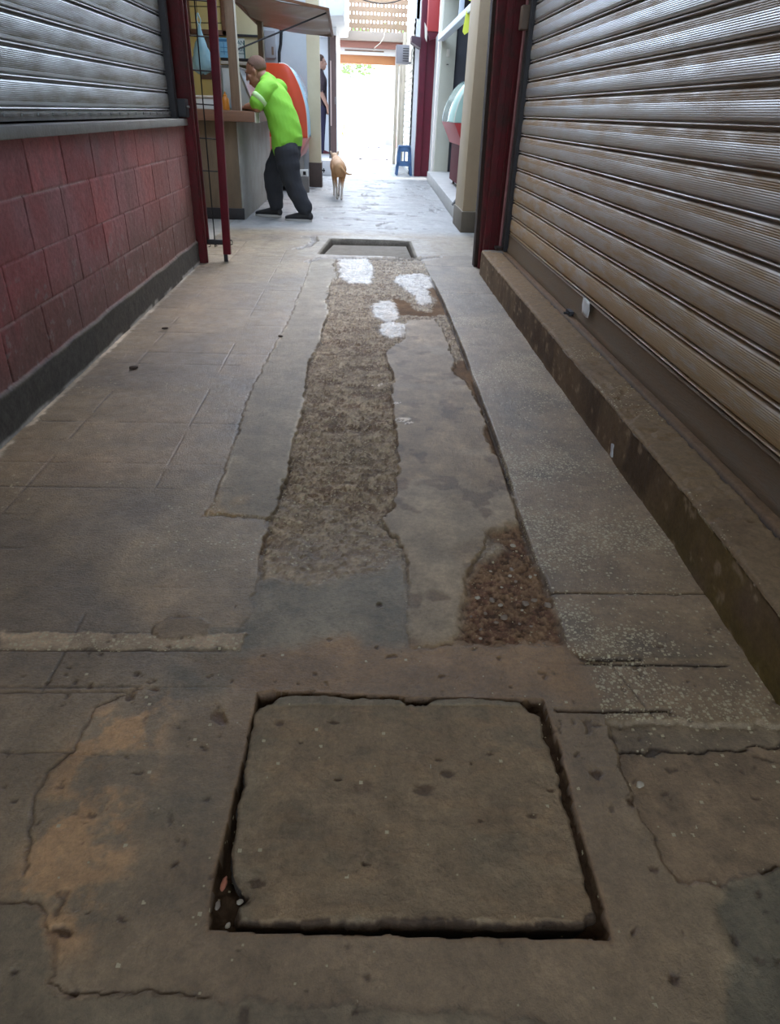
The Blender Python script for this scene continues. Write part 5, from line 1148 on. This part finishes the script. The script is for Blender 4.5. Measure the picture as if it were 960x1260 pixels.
# ================================================================== PEOPLE AND DOG
M_skin = mat('skin', (0.40, 0.185, 0.115), 0.55, noise=(9, 0.5), col2=(0.34, 0.15, 0.09))
M_buzz = mat('cropped greying hair', (0.15, 0.085, 0.06), 0.9, noise=(70, 0.6), col2=(0.21, 0.115, 0.08), bump=(160, 0.6))
M_hair = mat('short dark hair', (0.05, 0.03, 0.024), 0.9, noise=(60, 0.5), col2=(0.10, 0.06, 0.045), bump=(160, 0.8))
M_green = mat('lime green shirt', (0.25, 0.60, 0.045), 0.75, noise=(6, 0.4), col2=(0.21, 0.53, 0.04), bump=(14, 0.25, 0.02))
M_trou = mat('charcoal trousers', (0.030, 0.031, 0.038), 0.8, noise=(7, 0.5), col2=(0.02, 0.021, 0.026), bump=(10, 0.3, 0.02))
M_shoe = mat('black shoe', (0.016, 0.015, 0.016), 0.55); M_sole = mat('pale sole', (0.48, 0.45, 0.42), 0.7)
M_eye = mat('eye', (0.42, 0.36, 0.32), 0.3); M_iris = mat('iris', (0.02, 0.012, 0.008), 0.15); M_lip = mat('lip', (0.28, 0.11, 0.08), 0.5)
def head_shapes(b, c, R, s=1.0):
    """face looks along local -x; c = head centre; R rotates it"""
    def pt(x, y, z): return tuple(Vector(c) + R @ Vector((x*s, y*s, z*s)))
    def ell(x, y, z, rx, ry, rz):
        b.ball(pt(x, y, z), (rx*s, ry*s, rz*s), 10, R.to_4x4())
    ell(0.012, 0, 0.032, 0.098, 0.077, 0.088)          # skull
    ell(-0.030, 0, -0.035, 0.068, 0.062, 0.082)        # face
    ell(-0.052, 0, -0.088, 0.038, 0.036, 0.030)        # chin
    ell(-0.015, 0, -0.068, 0.060, 0.056, 0.040)        # jaw
    ell(-0.084, 0, 0.030, 0.016, 0.050, 0.014)         # brow
    b.chain([pt(-0.092, 0, 0.020)+(0.009*s, 0.010*s), pt(-0.106, 0, -0.008)+(0.013*s, 0.013*s), pt(-0.114, 0, -0.024)+(0.016*s, 0.013*s)], tuple(R @ Vector((0, 1, 0))), 10, 3)
    ell(-0.092, 0, -0.060, 0.014, 0.026, 0.009); ell(-0.090, 0, -0.072, 0.013, 0.022, 0.008)
    for sy in (-1, 1):
        ell(-0.062, sy*0.046, -0.022, 0.024, 0.018, 0.022)     # cheek
        ell(0.008, sy*0.079, -0.012, 0.020, 0.009, 0.034)      # ear
        ell(0.014, sy*0.086, -0.002, 0.012, 0.007, 0.022)
    return pt
def face_bits(pt, R, parent, s=1.0):
    for sy in (-1, 1):
        b = MB(); b.ball(pt(-0.074, sy*0.031, 0.002), 0.0115*s, 8); e = b.build('eye', M_eye, parent, 4)
        b = MB(); b.ball(pt(-0.081, sy*0.032, 0.002), 0.0065*s, 8); b.build('iris', M_iris, e, 4)
        b = MB(); b.chain([pt(-0.090, sy*0.014, 0.022)+(0.004*s, 0.004*s), pt(-0.094, sy*0.032, 0.029)+(0.0045*s, 0.004*s), pt(-0.078, sy*0.054, 0.023)+(0.003*s, 0.003*s)], (0, 0, 1), 8, 4); b.build('eyebrow', M_hair, parent, 4)
    b = MB(); b.chain([pt(-0.093, -0.024, -0.066)+(0.003*s, 0.003*s), pt(-0.104, 0, -0.065)+(0.0055*s, 0.004*s), pt(-0.093, 0.024, -0.066)+(0.003*s, 0.003*s)], (0, 0, 1), 8, 4); b.build('mouth', M_lip, parent, 4)
def hand_shapes(b, wrist, d, up, side, s=1.0, curl=0.25):
    """palm and five separate fingers; d = pointing direction, up = back of the hand, side = towards the thumb"""
    d, up, side = Vector(d).normalized(), Vector(up).normalized(), Vector(side).normalized()
    w = Vector(wrist)
    P = lambda a, u, n: tuple(w + d*a*s + side*u*s + up*n*s)
    b.chain([P(-0.02, 0, 0)+(0.028*s, 0.020*s), P(0.03, 0, 0)+(0.037*s, 0.017*s), P(0.085, 0, 0)+(0.042*s, 0.014*s)], tuple(side), 12, 4)
    for k, (u, ln) in enumerate(((0.031, 0.072), (0.011, 0.082), (-0.010, 0.076), (-0.030, 0.060))):
        b.chain([P(0.075, u, 0.002)+(0.0095*s, 0.0095*s), P(0.085+ln*0.42, u*1.10, 0.004-curl*0.012)+(0.0088*s, 0.0088*s), P(0.085+ln*0.75, u*1.12, -0.004-curl*0.045)+(0.008*s, 0.008*s), P(0.085+ln*0.98, u*1.12, -0.012-curl*0.085)+(0.0065*s, 0.0065*s)], tuple(side), 8, 3)
    b.chain([P(0.015, 0.026, -0.004)+(0.014*s, 0.013*s), P(0.045, 0.052, -0.010)+(0.0115*s, 0.0115*s), P(0.075, 0.064, -0.014)+(0.010*s, 0.010*s), P(0.098, 0.066, -0.018)+(0.0075*s, 0.0075*s)], tuple(side), 8, 3)
def shoe(t, heel, toe, name='shoe', logo=False):
    """low trainer from heel to toe on the floor"""
    h = Vector(heel); d = Vector(toe)-h; L = d.length; d.normalize(); s = Vector((-d.y, d.x, 0))
    P = lambda a, z, r1, r2, u=0.0: (*(h+d*a*L+s*u+Vector((0, 0, z))), r1, r2)
    b = MB(); b.chain([P(0.14, 0.050, 0.036, 0.042), P(0.33, 0.055, 0.038, 0.044), P(0.55, 0.044, 0.042, 0.036), P(0.78, 0.034, 0.046, 0.026), P(0.90, 0.030, 0.038, 0.020)], tuple(s), 16, 5)
    b.chain([P(0.20, 0.075, 0.036, 0.040), P(0.24, 0.105, 0.038, 0.044)], tuple(s), 14, 3)
    o = organic(name, b, 0.005, M_shoe, t, 4)
    pts = []
    for k in range(36):
        a = 2*PI*k/36; u = 0.5+0.5*math.cos(a); wd = 0.049*(0.85+0.25*u)
        q = h+d*(0.06+0.92*u)*L*1.0+s*wd*math.sin(a); pts.append((q.x, q.y))
    b = MB(); b.prism(pts, 'z', h.z, h.z+0.024, 0.004); b.build('sole', M_sole, o)
    if logo:
        b = MB(); n_ = 9; cur = []
        for k in range(n_):
            a = k/(n_-1); q = h+d*(0.42+0.30*a)*L-s*0.0445*(1+0.02*a)
            cur.append((q.x, q.y, h.z+0.050-0.020*math.sin(a*2.2)+0.022*a*a-0.010, 0.0012, 0.0015+0.006*(1-a)*math.sin(min(1, a*3)*PI/2)))
        b.chain(cur, tuple(s), 8, 3); b.build('side_flash', mat('white flash', (0.75, 0.72, 0.68), 0.5), o)
    return o

# ---- man in the lime green shirt leaning on the counter
t = empty('person', (-0.83, 7.65, 0), math.radians(-14))
tag(t, 'man in lime green shirt and charcoal trousers leaning his forearms on the stall counter', 'person')
Wt = t.matrix_basis.copy(); Wt = Matrix.Translation((-0.83, 7.65, 0)) @ Matrix.Rotation(math.radians(-14), 4, 'Z')
def world(mb):                                   # the figure is written in its own frame
    bmesh.ops.transform(mb.bm, matrix=Wt, verts=mb.bm.verts); return mb
Rh = Matrix.Rotation(math.radians(-22), 3, 'Y')   # head bowed
hc = (-0.205, 0.0, 1.288)
b = MB()
pt = head_shapes(b, hc, Rh, 0.99)
b.chain([(-0.165, 0, 1.265, .058, .058), (-0.12, 0, 1.235, .057, .060), (-0.075, 0, 1.19, .075, .07)], (0, 1, 0))
spine = [(0.085, 0, 0.68, .150, .105), (0.075, 0, 0.77, .152, .112), (0.045, 0, 0.88, .152, .118), (0.0, 0, 1.0, .160, .118), (-0.045, 0, 1.11, .165, .105), (-0.075, 0, 1.19, .13, .075)]
b.chain(spine, (0, 1, 0), 24)
armL = [(-0.06, -0.155, 1.155), (-0.095, -0.205, 1.07), (-0.125, -0.230, 0.998)]; armR = [(-0.055, 0.165, 1.165), (-0.12, 0.225, 1.08), (-0.19, 0.25, 0.995)]
for A, sy in ((armL, -1), (armR, 1)):
    b.chain([(*A[0], .058, .060), (*A[1], .050, .052), (*A[2], .043, .044)], (0, 1, 0), 14)
    wr = (-0.285, -0.105, 1.000) if sy < 0 else (-0.335, 0.115, 1.000)
    md_ = [(a_+c_)/2 for a_, c_ in zip(A[2], wr)]
    b.chain([(*A[2], .043, .042), (md_[0], md_[1], 1.004, .040, .036), (*wr, .028, .023)], (0, 1, 0), 14)
    hand_shapes(b, (wr[0], wr[1], 0.993), (-0.55, 0.85, -0.06) if sy < 0 else (-0.85, -0.55, -0.06), (0, 0, 1), (0.85, 0.55, 0.25) if sy < 0 else (0.55, -0.85, 0.25), 0.95, 0.22)
legL = [(0.095, -0.085, 0.68, .088, .092), (0.125, -0.09, 0.52, .078, .082), (0.145, -0.085, 0.375, .058, .062), (0.215, -0.075, 0.22, .052, .055), (0.275, -0.07, 0.085, .038, .042)]
legR = [(0.055, 0.085, 0.68, .088, .092), (-0.045, 0.095, 0.53, .078, .082), (-0.125, 0.10, 0.39, .058, .062), (-0.12, 0.10, 0.23, .052, .055), (-0.115, 0.10, 0.085, .038, .042)]
for Lg in (legL, legR): b.chain(Lg, (0, 1, 0), 16)
b.chain([(0.28, -0.07, 0.06, .034, .034), (0.13, -0.075, 0.035, .034, .022)], (0, 1, 0)); b.chain([(-0.11, 0.10, 0.06, .034, .034), (-0.26, 0.10, 0.035, .034, .022)], (0, 1, 0))
world(b)
body = organic('body', b, 0.0055, M_skin, t, 4)
# hair: a close cropped cap
b = MB()
b.ball(pt(0.022, 0, 0.040), (0.097, 0.080, 0.088), 14, Rh.to_4x4())
bm = b.bm; kill = []
inv = Rh.inverted()
for v in bm.verts:
    q = inv @ (v.co-Vector(hc))
    if q.z < -0.02+max(0, (0.03-q.x))*1.5 or (q.x < -0.045): kill.append(v)
bmesh.ops.delete(bm, geom=kill, context='VERTS'); world(b)
o = b.build('hair', M_buzz, t, 4); md = o.modifiers.new('t', 'SOLIDIFY'); md.thickness = 0.004
Rw = Matrix.Rotation(math.radians(-14), 3, 'Z')
ptw = lambda x, y, z: tuple(Wt @ Vector(pt(x, y, z)))
face_bits(ptw, Rh, t, 0.99)
# shirt
b = MB()
b.chain([(0.085, 0, 0.705, .188, .150), (0.080, 0, 0.76, .186, .150), (0.055, 0, 0.87, .182, .150), (0.005, 0, 1.0, .185, .142), (-0.045, 0, 1.11, .186, .125), (-0.080, 0, 1.185, .135, .085)], (0, 1, 0), 28)
b.chain([(-0.035, -0.10, 1.175, .070, .085), (-0.06, -0.155, 1.145, .078, .082), (-0.105, -0.205, 1.07, .074, .074), (-0.128, -0.218, 1.03, .074, .070)], (0, 1, 0), 18)
b.chain([(-0.04, 0.15, 1.165, .082, .085), (-0.115, 0.225, 1.085, .080, .078), (-0.15, 0.24, 1.035, .080, .074)], (0, 1, 0), 18)
b.chain([(-0.075, 0, 1.20, .085, .075), (-0.105, 0, 1.228, .066, .066)], (0, 1, 0), 18)
# back hem hangs a little higher than the front
for v in b.bm.verts:
    if v.co.z < 0.78: v.co.z += 0.42*(v.co.x-0.10)*min(1.0, (0.78-v.co.z)*14)
    # cloth folds
    v.co.x += 0.004*math.sin(v.co.z*46+v.co.y*25); v.co.y += 0.004*math.sin(v.co.z*38+v.co.x*30)
world(b)
shirt = organic('shirt', b, 0.0065, M_green, t, 4)
M_band = mat('pale sleeve band', (0.55, 0.78, 0.36), 0.75)
b = MB(); b.tube([(-0.100, -0.200, 1.079), (-0.1015, -0.2015, 1.077), (-0.117, -0.2125, 1.050), (-0.1185, -0.2135, 1.048)], [0.070, 0.0775, 0.0770, 0.069], 24); world(b); b.build('sleeve_band', M_band, shirt, 4)
# trousers
b = MB()
b.chain([(0.085, 0, 0.60, .150, .125), (0.085, 0, 0.70, .172, .132), (0.08, 0, 0.765, .168, .130)], (0, 1, 0), 24)
b.chain([(0.095, -0.085, 0.66, .105, .125), (0.115, -0.092, 0.52, .102, .118), (0.145, -0.085, 0.375, .088, .100), (0.215, -0.075, 0.22, .080, .090), (0.270, -0.07, 0.125, .074, .080)], (0, 1, 0), 18)
b.chain([(0.055, 0.085, 0.66, .105, .125), (-0.045, 0.095, 0.53, .100, .118), (-0.12, 0.10, 0.39, .086, .102), (-0.115, 0.10, 0.23, .078, .090), (-0.105, 0.10, 0.125, .072, .078)], (0, 1, 0), 18)
for v in b.bm.verts:
    v.co.x += 0.004*math.sin(v.co.z*55+v.co.y*20); v.co.y += 0.003*math.sin(v.co.z*47)
world(b); organic('trousers', b, 0.0065, M_trou, t, 3)
shoe(t, Wt @ Vector((0.365, -0.07, 0)), Wt @ Vector((0.045, -0.085, 0)), 'shoe', True)
shoe(t, Wt @ Vector((-0.03, 0.10, 0)), Wt @ Vector((-0.355, 0.105, 0)), 'shoe')

# ---- bystander in dark clothes on the step, facing the passage
t = tag(empty('person', (-0.825, 15.05, 0.235)), 'bystander in dark maroon shirt and navy trousers standing behind the cream column', 'person')
Wt = Matrix.Translation((-0.825, 15.05, 0.235)) @ Matrix.Rotation(math.radians(188), 4, 'Z')
M_skin2 = mat('warm skin', (0.42, 0.235, 0.17), 0.55); M_maroon = mat('dark maroon shirt', (0.040, 0.022, 0.032), 0.75, noise=(5, 0.5), col2=(0.028, 0.016, 0.024)); M_navy = mat('navy trousers', (0.024, 0.020, 0.062), 0.8, noise=(5, 0.5), col2=(0.018, 0.014, 0.04))
Rh = Matrix.Rotation(0, 3, 'Y'); hc = (-0.02, 0, 1.515)
b = MB(); pt = head_shapes(b, hc, Rh, 0.98)
b.chain([(0.0, 0, 1.46, .052, .054), (0.012, 0, 1.40, .055, .058), (0.01, 0, 1.35, .08, .07)], (0, 1, 0))
b.chain([(0, 0, 0.80, .145, .105), (0, 0, 0.92, .135, .10), (0, 0, 1.08, .145, .105), (-0.005, 0, 1.22, .16, .11), (0, 0, 1.33, .14, .08)], (0, 1, 0), 20)
for sy in (-1, 1):
    A = [(0.0, sy*0.165, 1.31), (0.01, sy*0.205, 1.17), (0.0, sy*0.215, 1.04)] 
    b.chain([(*A[0], .054, .056), (*A[1], .046, .048), (*A[2], .040, .042)], (0, 1, 0), 12)
    w_ = (-0.115, sy*0.205, 0.83)
    b.chain([(*A[2], .040, .041), (-0.06, sy*0.215, 0.93, .037, .037), (*w_, .026, .028)], (0, 1, 0), 12)
    hand_shapes(b, (-0.12, sy*0.205, 0.825), (-0.35, 0, -1), (0, sy, 0), (-1, 0, 0.3), 0.95, 0.5)
    b.chain([(0.0, sy*0.085, 0.80, .085, .09), (0.0, sy*0.09, 0.60, .074, .078), (-0.01, sy*0.09, 0.44, .056, .06), (0.01, sy*0.09, 0.24, .05, .054), (0.02, sy*0.09, 0.08, .036, .04)], (0, 1, 0), 14)
    b.chain([(0.03, sy*0.09, 0.05, .034, .034), (-0.12, sy*0.10, 0.035, .034, .022)], (0, 1, 0))
world(b); organic('body', b, 0.007, M_skin2, t, 4)
b = MB(); b.ball(pt(0.018, 0, 0.046), (0.100, 0.084, 0.090), 14); kill = []
for v in b.bm.verts:
    q = v.co-Vector(hc)
    if q.z < -0.05+max(0, (0.02-q.x))*1.5 or q.x < -0.075 and q.z < 0.06: kill.append(v)
bmesh.ops.delete(b.bm, geom=kill, context='VERTS'); world(b)
o = b.build('hair', M_hair, t, 4); md = o.modifiers.new('t', 'SOLIDIFY'); md.thickness = 0.006
ptw = lambda x, y, z: tuple(Wt @ Vector(pt(x, y, z)))
face_bits(ptw, Rh, t, 0.98)
b = MB(); b.chain([(0, 0, 0.82, .170, .135), (0, 0, 0.95, .162, .130), (0, 0, 1.10, .166, .130), (-0.005, 0, 1.24, .178, .128), (0, 0, 1.34, .135, .085)], (0, 1, 0), 24)
for sy in (-1, 1): b.chain([(0, sy*0.15, 1.31, .072, .075), (0.01, sy*0.21, 1.17, .066, .068), (0.005, sy*0.215, 1.10, .066, .066)], (0, 1, 0), 16)
b.chain([(0.01, 0, 1.35, .075, .07), (0.008, 0, 1.385, .062, .064)], (0, 1, 0))
world(b); organic('shirt', b, 0.008, M_maroon, t, 4)
b = MB(); b.chain([(0, 0, 0.72, .140, .115), (0, 0, 0.86, .155, .12)], (0, 1, 0), 20)
for sy in (-1, 1): b.chain([(0, sy*0.085, 0.78, .098, .11), (0.0, sy*0.09, 0.60, .090, .098), (0, sy*0.09, 0.44, .078, .084), (0.01, sy*0.09, 0.24, .072, .078), (0.015, sy*0.09, 0.07, .068, .075)], (0, 1, 0), 16)
world(b); organic('trousers', b, 0.008, M_navy, t, 3)
M_shoe_keep = M_shoe; M_shoe = mat('dark red shoe', (0.10, 0.012, 0.02), 0.5)
for sy in (-1, 1): shoe(t, Wt @ Vector((0.08, sy*0.09, 0)), Wt @ Vector((-0.18, sy*0.105, 0)))
M_shoe = M_shoe_keep

# ---- tan dog trotting away
M_fur, nt, p = new_mat('tan and white coat')
L = nt.links.new
tc = nt.nodes.new('ShaderNodeTexCoord'); sp = nt.nodes.new('ShaderNodeSeparateXYZ'); L(tc.outputs['Object'], sp.inputs[0])
n = nt.nodes.new('ShaderNodeTexNoise'); n.inputs['Scale'].default_value = 9; n.inputs['Detail'].default_value = 6; L(tc.outputs['Object'], n.inputs['Vector'])
ad = nt.nodes.new('ShaderNodeMath'); ad.operation = 'MULTIPLY_ADD'; L(n.outputs['Fac'], ad.inputs[0]); ad.inputs[1].default_value = 0.12; L(sp.outputs['Z'], ad.inputs[2])
r = nt.nodes.new('ShaderNodeValToRGB'); r.color_ramp.elements[0].position = 0.19; r.color_ramp.elements[0].color = (0.66, 0.58, 0.50, 1); r.color_ramp.elements[1].position = 0.29; r.color_ramp.elements[1].color = (0.48, 0.235, 0.095, 1)
k = r.color_ramp.elements.new(0.46); k.color = (0.52, 0.29, 0.14, 1); k = r.color_ramp.elements.new(0.60); k.color = (0.60, 0.46, 0.34, 1); L(ad.outputs[0], r.inputs[0]); L(r.outputs[0], p.inputs['Base Color']); p.inputs['Roughness'].default_value = 0.9
bp = nt.nodes.new('ShaderNodeBump'); bp.inputs['Strength'].default_value = 0.6; n2 = nt.nodes.new('ShaderNodeTexNoise'); n2.inputs['Scale'].default_value = 120; L(tc.outputs['Object'], n2.inputs['Vector']); L(n2.outputs['Fac'], bp.inputs['Height']); L(bp.outputs[0], p.inputs['Normal'])
t = tag(empty('dog', (-0.31, 9.85, 0), math.radians(6)), 'slim tan dog with white legs walking away up the passage', 'dog')
Wt = Matrix.Translation((-0.325, 9.85, 0)) @ Matrix.Rotation(math.radians(6), 4, 'Z') @ Matrix.Diagonal((0.80, 0.92, 0.93, 1))     # faces local +y
b = MB()
sd = (1, 0, 0)
b.chain([(0, -0.30, 0.385, .098, .105), (0, -0.20, 0.395, .112, .118), (0, -0.05, 0.40, .105, .108), (0, 0.10, 0.395, .112, .125), (0, 0.22, 0.395, .110, .130), (0, 0.30, 0.40, .085, .10)], sd, 20)   # trunk: tucked belly, deep chest
b.chain([(0, 0.27, 0.42, .070, .080), (-0.01, 0.35, 0.455, .058, .066), (-0.015, 0.40, 0.48, .054, .058)], sd, 14)                                   # neck
b.chain([(-0.015, 0.40, 0.490, .060, .056), (-0.02, 0.46, 0.495, .056, .052), (-0.022, 0.53, 0.475, .034, .035), (-0.024, 0.60, 0.465, .027, .027), (-0.024, 0.63, 0.462, .020, .020)], sd, 14)   # skull and muzzle
for sx in (-1, 1):
    ex = -0.018+sx*0.042
    b.chain([(ex, 0.42, 0.525, .022, .012), (ex+sx*0.018, 0.415, 0.555, .018, .009), (ex+sx*0.034, 0.42, 0.565, .009, .005)], sd, 8)
def hind(sx, dy):
    b.chain([(sx*0.068, -0.24, 0.385, .058, .090), (sx*0.066, -0.22+dy*.3, 0.31, .050, .072), (sx*0.058, -0.215+dy*.5, 0.245, .033, .043), (sx*0.042, -0.30+dy*.8, 0.155, .021, .025), (sx*0.034, -0.285+dy, 0.07, .018, .020), (sx*0.032, -0.275+dy, 0.03, .019, .019)], sd, 12)
    b.chain([(sx*0.032, -0.285+dy, 0.020, .022, .018), (sx*0.032, -0.235+dy, 0.016, .022, .014)], sd, 10)
def fore(sx, dy):
    b.chain([(sx*0.062, 0.23, 0.40, .040, .058), (sx*0.060, 0.215+dy*.3, 0.28, .030, .036), (sx*0.052, 0.235+dy*.7, 0.165, .021, .023), (sx*0.048, 0.24+dy, 0.07, .016, .017), (sx*0.047, 0.24+dy, 0.03, .017, .017)], sd, 12)
    b.chain([(sx*0.047, 0.235+dy, 0.020, .021, .018), (sx*0.047, 0.285+dy, 0.016, .021, .014)], sd, 10)
hind(-1, 0.05); hind(1, -0.05); fore(-1, -0.07); fore(1, 0.07)
b.chain([(0.0, -0.33, 0.43, .022, .022), (0.035, -0.41, 0.40, .018, .018), (0.085, -0.45, 0.355, .015, .015), (0.135, -0.455, 0.335, .012, .012), (0.185, -0.45, 0.335, .007, .007)], (0, 0, 1), 10)
world(b); organic('body', b, 0.006, M_fur, t, 4)
b = MB(); b.ball(Wt @ Vector((-0.024, 0.645, 0.467)), (0.013, 0.010, 0.010), 8); b.build('nose', M_blk, t, 4)
for sx in (-1, 1):
    b = MB(); b.ball(Wt @ Vector((-0.02+sx*0.034, 0.508, 0.506)), 0.009, 8); b.build('eye', M_iris, t, 4)

CAMR = [[0.998795, -0.012331, -0.047493], [-0.034408, 0.514038, -0.857077], [0.034982, 0.857679, 0.512994]]
SKY = 13.0; SUN = 8.0; EXPO = 0.24; CEIL0 = -2.8

# ================================================================== OUTDOORS, ROOF, LIGHT, CAMERA
M_leaf = mat('sunlit leaf', (0.17, 0.26, 0.07), 0.7, noise=(1.5, 0.6), col2=(0.26, 0.33, 0.11)); M_bark = mat('pale bark', (0.45, 0.42, 0.38), 0.8)
def tree(x, y, h, r, n, label, seed):
    rr = random.Random(seed)
    t = tag(empty('tree', (x, y, 0)), label, 'tree', 'trees beyond the passage')
    b = MB(); b.tube([(x, y, 0), (x+0.1, y, h*0.4), (x, y+0.1, h*0.75)], [0.14, 0.11, 0.07], 8)
    for k in range(5):
        a = rr.random()*6.28; b.tube([(x+0.05, y, h*0.5), (x+math.cos(a)*r*0.6, y+math.sin(a)*r*0.6, h*(0.7+0.25*rr.random()))], [0.06, 0.02], 6)
    b.build('trunk', M_bark, t)
    b = MB()
    for k in range(n):
        q = Vector((rr.gauss(0, 1), rr.gauss(0, 1), rr.gauss(0, 1))).normalized()*(0.55+0.45*rr.random())
        c = Vector((x+q.x*r, y+q.y*r, h*0.8+q.z*r*0.8))
        M = Matrix.Translation(c) @ Matrix.Rotation(rr.random()*6.28, 4, 'Z') @ Matrix.Rotation(rr.random()*3, 4, 'X')
        s = 0.10+0.12*rr.random()
        b.bm.faces.new([b.bm.verts.new(M @ Vector(p)) for p in ((-s, 0, 0), (0, -s*0.45, s*0.1), (s, 0, 0), (0, s*0.45, s*0.1))])
    b.build('crown', M_leaf, t, 0)
tree(-0.5, 38, 4.2, 1.3, 420, 'pale sunlit tree seen at the left through the far opening', 1)
tree(1.9, 44, 5.2, 1.4, 420, 'second sunlit tree seen at the upper middle through the far opening', 2)
s = MB(); s.box(-14, 16, 50, 50.3, 0, 3.2); struct(s.build('wall_outside', M_wht), 'white boundary wall far outside', 'wall')
M_pole = mat('pale blue pole', (0.38, 0.42, 0.52), 0.5)
t = tag(empty('lamp_post', (0.85, 27, 0)), 'slim pale blue-grey post outside the far opening', 'post')
b = MB(); b.tube([(0.93, 27, 0), (0.93, 27, 4.5)], 0.07, 10); b.build('shaft', M_pole, t)
b = MB(); b.box(0.78, 1.08, 26.85, 27.15, 0.0, 0.35, 0.02); b.build('footing', M_conc, t)
b = MB(); b.box(0.80, 1.06, 26.8, 27.2, 1.9, 2.4, 0.02); b.build('meter_box', M_pole, t)
t = tag(empty('bench', (1.3, 25, 0)), 'low pinkish masonry bench outside at the right of the opening', 'bench')
b = MB(); b.box(0.85, 2.2, 24.6, 25.2, 0.34, 0.44, 0.015); b.build('slab', M_out, t)
b = MB(); b.box(1.02, 2.1, 24.68, 25.1, 0.0, 0.34, 0.01); b.build('base', mat('pinkish brick', (0.45, 0.27, 0.22), 0.8), t)
t = tag(empty('potted_plant', (-0.66, 24.6, 0)), 'small potted plant with yellow-green leaves outside at the left', 'plant')
b = MB(); b.lathe([(.13, 0), (.17, .25), (.19, .27), (.15, .27)], (-0.62, 24.6, 0)); b.build('pot', M_out, t)
b = MB(); rr = random.Random(5)
for k in range(60):
    a = rr.random()*6.28; h = 0.15+0.35*rr.random(); w = 0.05+0.10*rr.random()
    c0 = Vector((-0.62, 24.6, 0.26)); c1 = c0+Vector((math.cos(a)*w, math.sin(a)*w, h)); sd_ = Vector((-math.sin(a), math.cos(a), 0))*0.03
    b.bm.faces.new([b.bm.verts.new(p) for p in (c0, c0.lerp(c1, .5)+sd_, c1, c0.lerp(c1, .5)-sd_)])
b.build('leaves', mat('yellow green leaf', (0.62, 0.58, 0.28), 0.6), t, 0)
# unseen roof over the near alley, cut short behind camera to admit light
s = MB(); s.box(-1.7, 1.7, CEIL0, 5.2, 3.2, 3.35)
struct(s.build('ceiling', M_sof), 'plain roof slab over the near part of the alley', 'ceiling')
s = MB(); s.box(-1.7, -1.45, -5, 0.22, -0.1, 3.1); s.box(1.2, 1.5, -5, 0.22, -0.1, 3.1)
struct(s.build('wall_back_sides', M_dkpl), 'alley walls behind the viewpoint', 'wall')
s = MB(); s.box(-3.2, -1.15, 7.4, 12.1, 2.7, 3.6); s.box(-3.2, -1.3, 5.26, 7.4, 2.7, 3.6); s.box(1.17, 3.0, 5.5, 14.2, 3.2, 5.2)  # unseen upper walls; right one raised to keep sun out of the passage
struct(s.build('wall_upper', M_wht), 'upper walls either side of the open strip of sky, right one raised to block sun', 'wall')

s = MB(); s.box(1.15, 1.3, 5.5, 7.09, 0, 3.3)
struct(s.build('wall_right_return', M_dkbr), 'dark painted wall between the red jamb and the beige column', 'wall')
sc = bpy.context.scene
w = bpy.data.worlds.new('sky'); sc.world = w; w.use_nodes = True
nt = w.node_tree; L = nt.links.new
bg = nt.nodes['Background']
sk = nt.nodes.new('ShaderNodeTexSky'); sk.sky_type = 'NISHITA'; sk.sun_disc = False; sk.sun_elevation = math.radians(58); sk.sun_rotation = math.radians(20); sk.air_density = 1.0; sk.dust_density = 2.0; sk.ozone_density = 1.0
mx = nt.nodes.new('ShaderNodeMix'); mx.data_type = 'RGBA'; mx.inputs[0].default_value = 0.7
mx.inputs[7].default_value = (0.275, 0.34, 0.42, 1)
sc1 = nt.nodes.new('ShaderNodeVectorMath'); sc1.operation = 'SCALE'; sc1.inputs['Scale'].default_value = 0.14
L(sk.outputs[0], sc1.inputs[0]); L(sc1.outputs[0], mx.inputs[6]); L(mx.outputs[2], bg.inputs['Color'])
bg.inputs['Strength'].default_value = SKY
sun = bpy.data.lights.new('sun', 'SUN'); sun.energy = SUN; sun.angle = math.radians(2); sun.color = (1.0, 0.95, 0.87)
so = bpy.data.objects.new('sun', sun); C.objects.link(so); so.rotation_euler = Vector((1.0, 0.30, 0.95)).to_track_quat('Z', 'Y').to_euler(); so.location = (3, 24, 12)
def portal(loc, rot, sx, sy):
    l = bpy.data.lights.new('sky_portal', 'AREA'); l.shape = 'RECTANGLE'; l.size = sx; l.size_y = sy; l.cycles.is_portal = True
    o = bpy.data.objects.new('sky_portal', l); C.objects.link(o); o.location = loc; o.rotation_euler = rot

cam = bpy.data.cameras.new('camera'); co = bpy.data.objects.new('camera', cam); C.objects.link(co)
cam.sensor_fit = 'VERTICAL'; cam.sensor_height = 36; cam.lens = 36*822/1260; cam.clip_start = 0.05; cam.clip_end = 300
R = Matrix(CAMR)
co.matrix_world = Matrix.Translation((0, 0, 1.0)) @ R.to_4x4()
sc.camera = co
sc.view_settings.view_transform = 'Standard'; sc.view_settings.look = 'None'; sc.view_settings.gamma = 1; sc.view_settings.use_curve_mapping = False
sc.view_settings.exposure = EXPO
sc.cycles.max_bounces = 10; sc.cycles.diffuse_bounces = 6; sc.cycles.glossy_bounces = 4; sc.cycles.transparent_max_bounces = 12
sc.cycles.sample_clamp_indirect = 8; sc.cycles.use_denoising = True
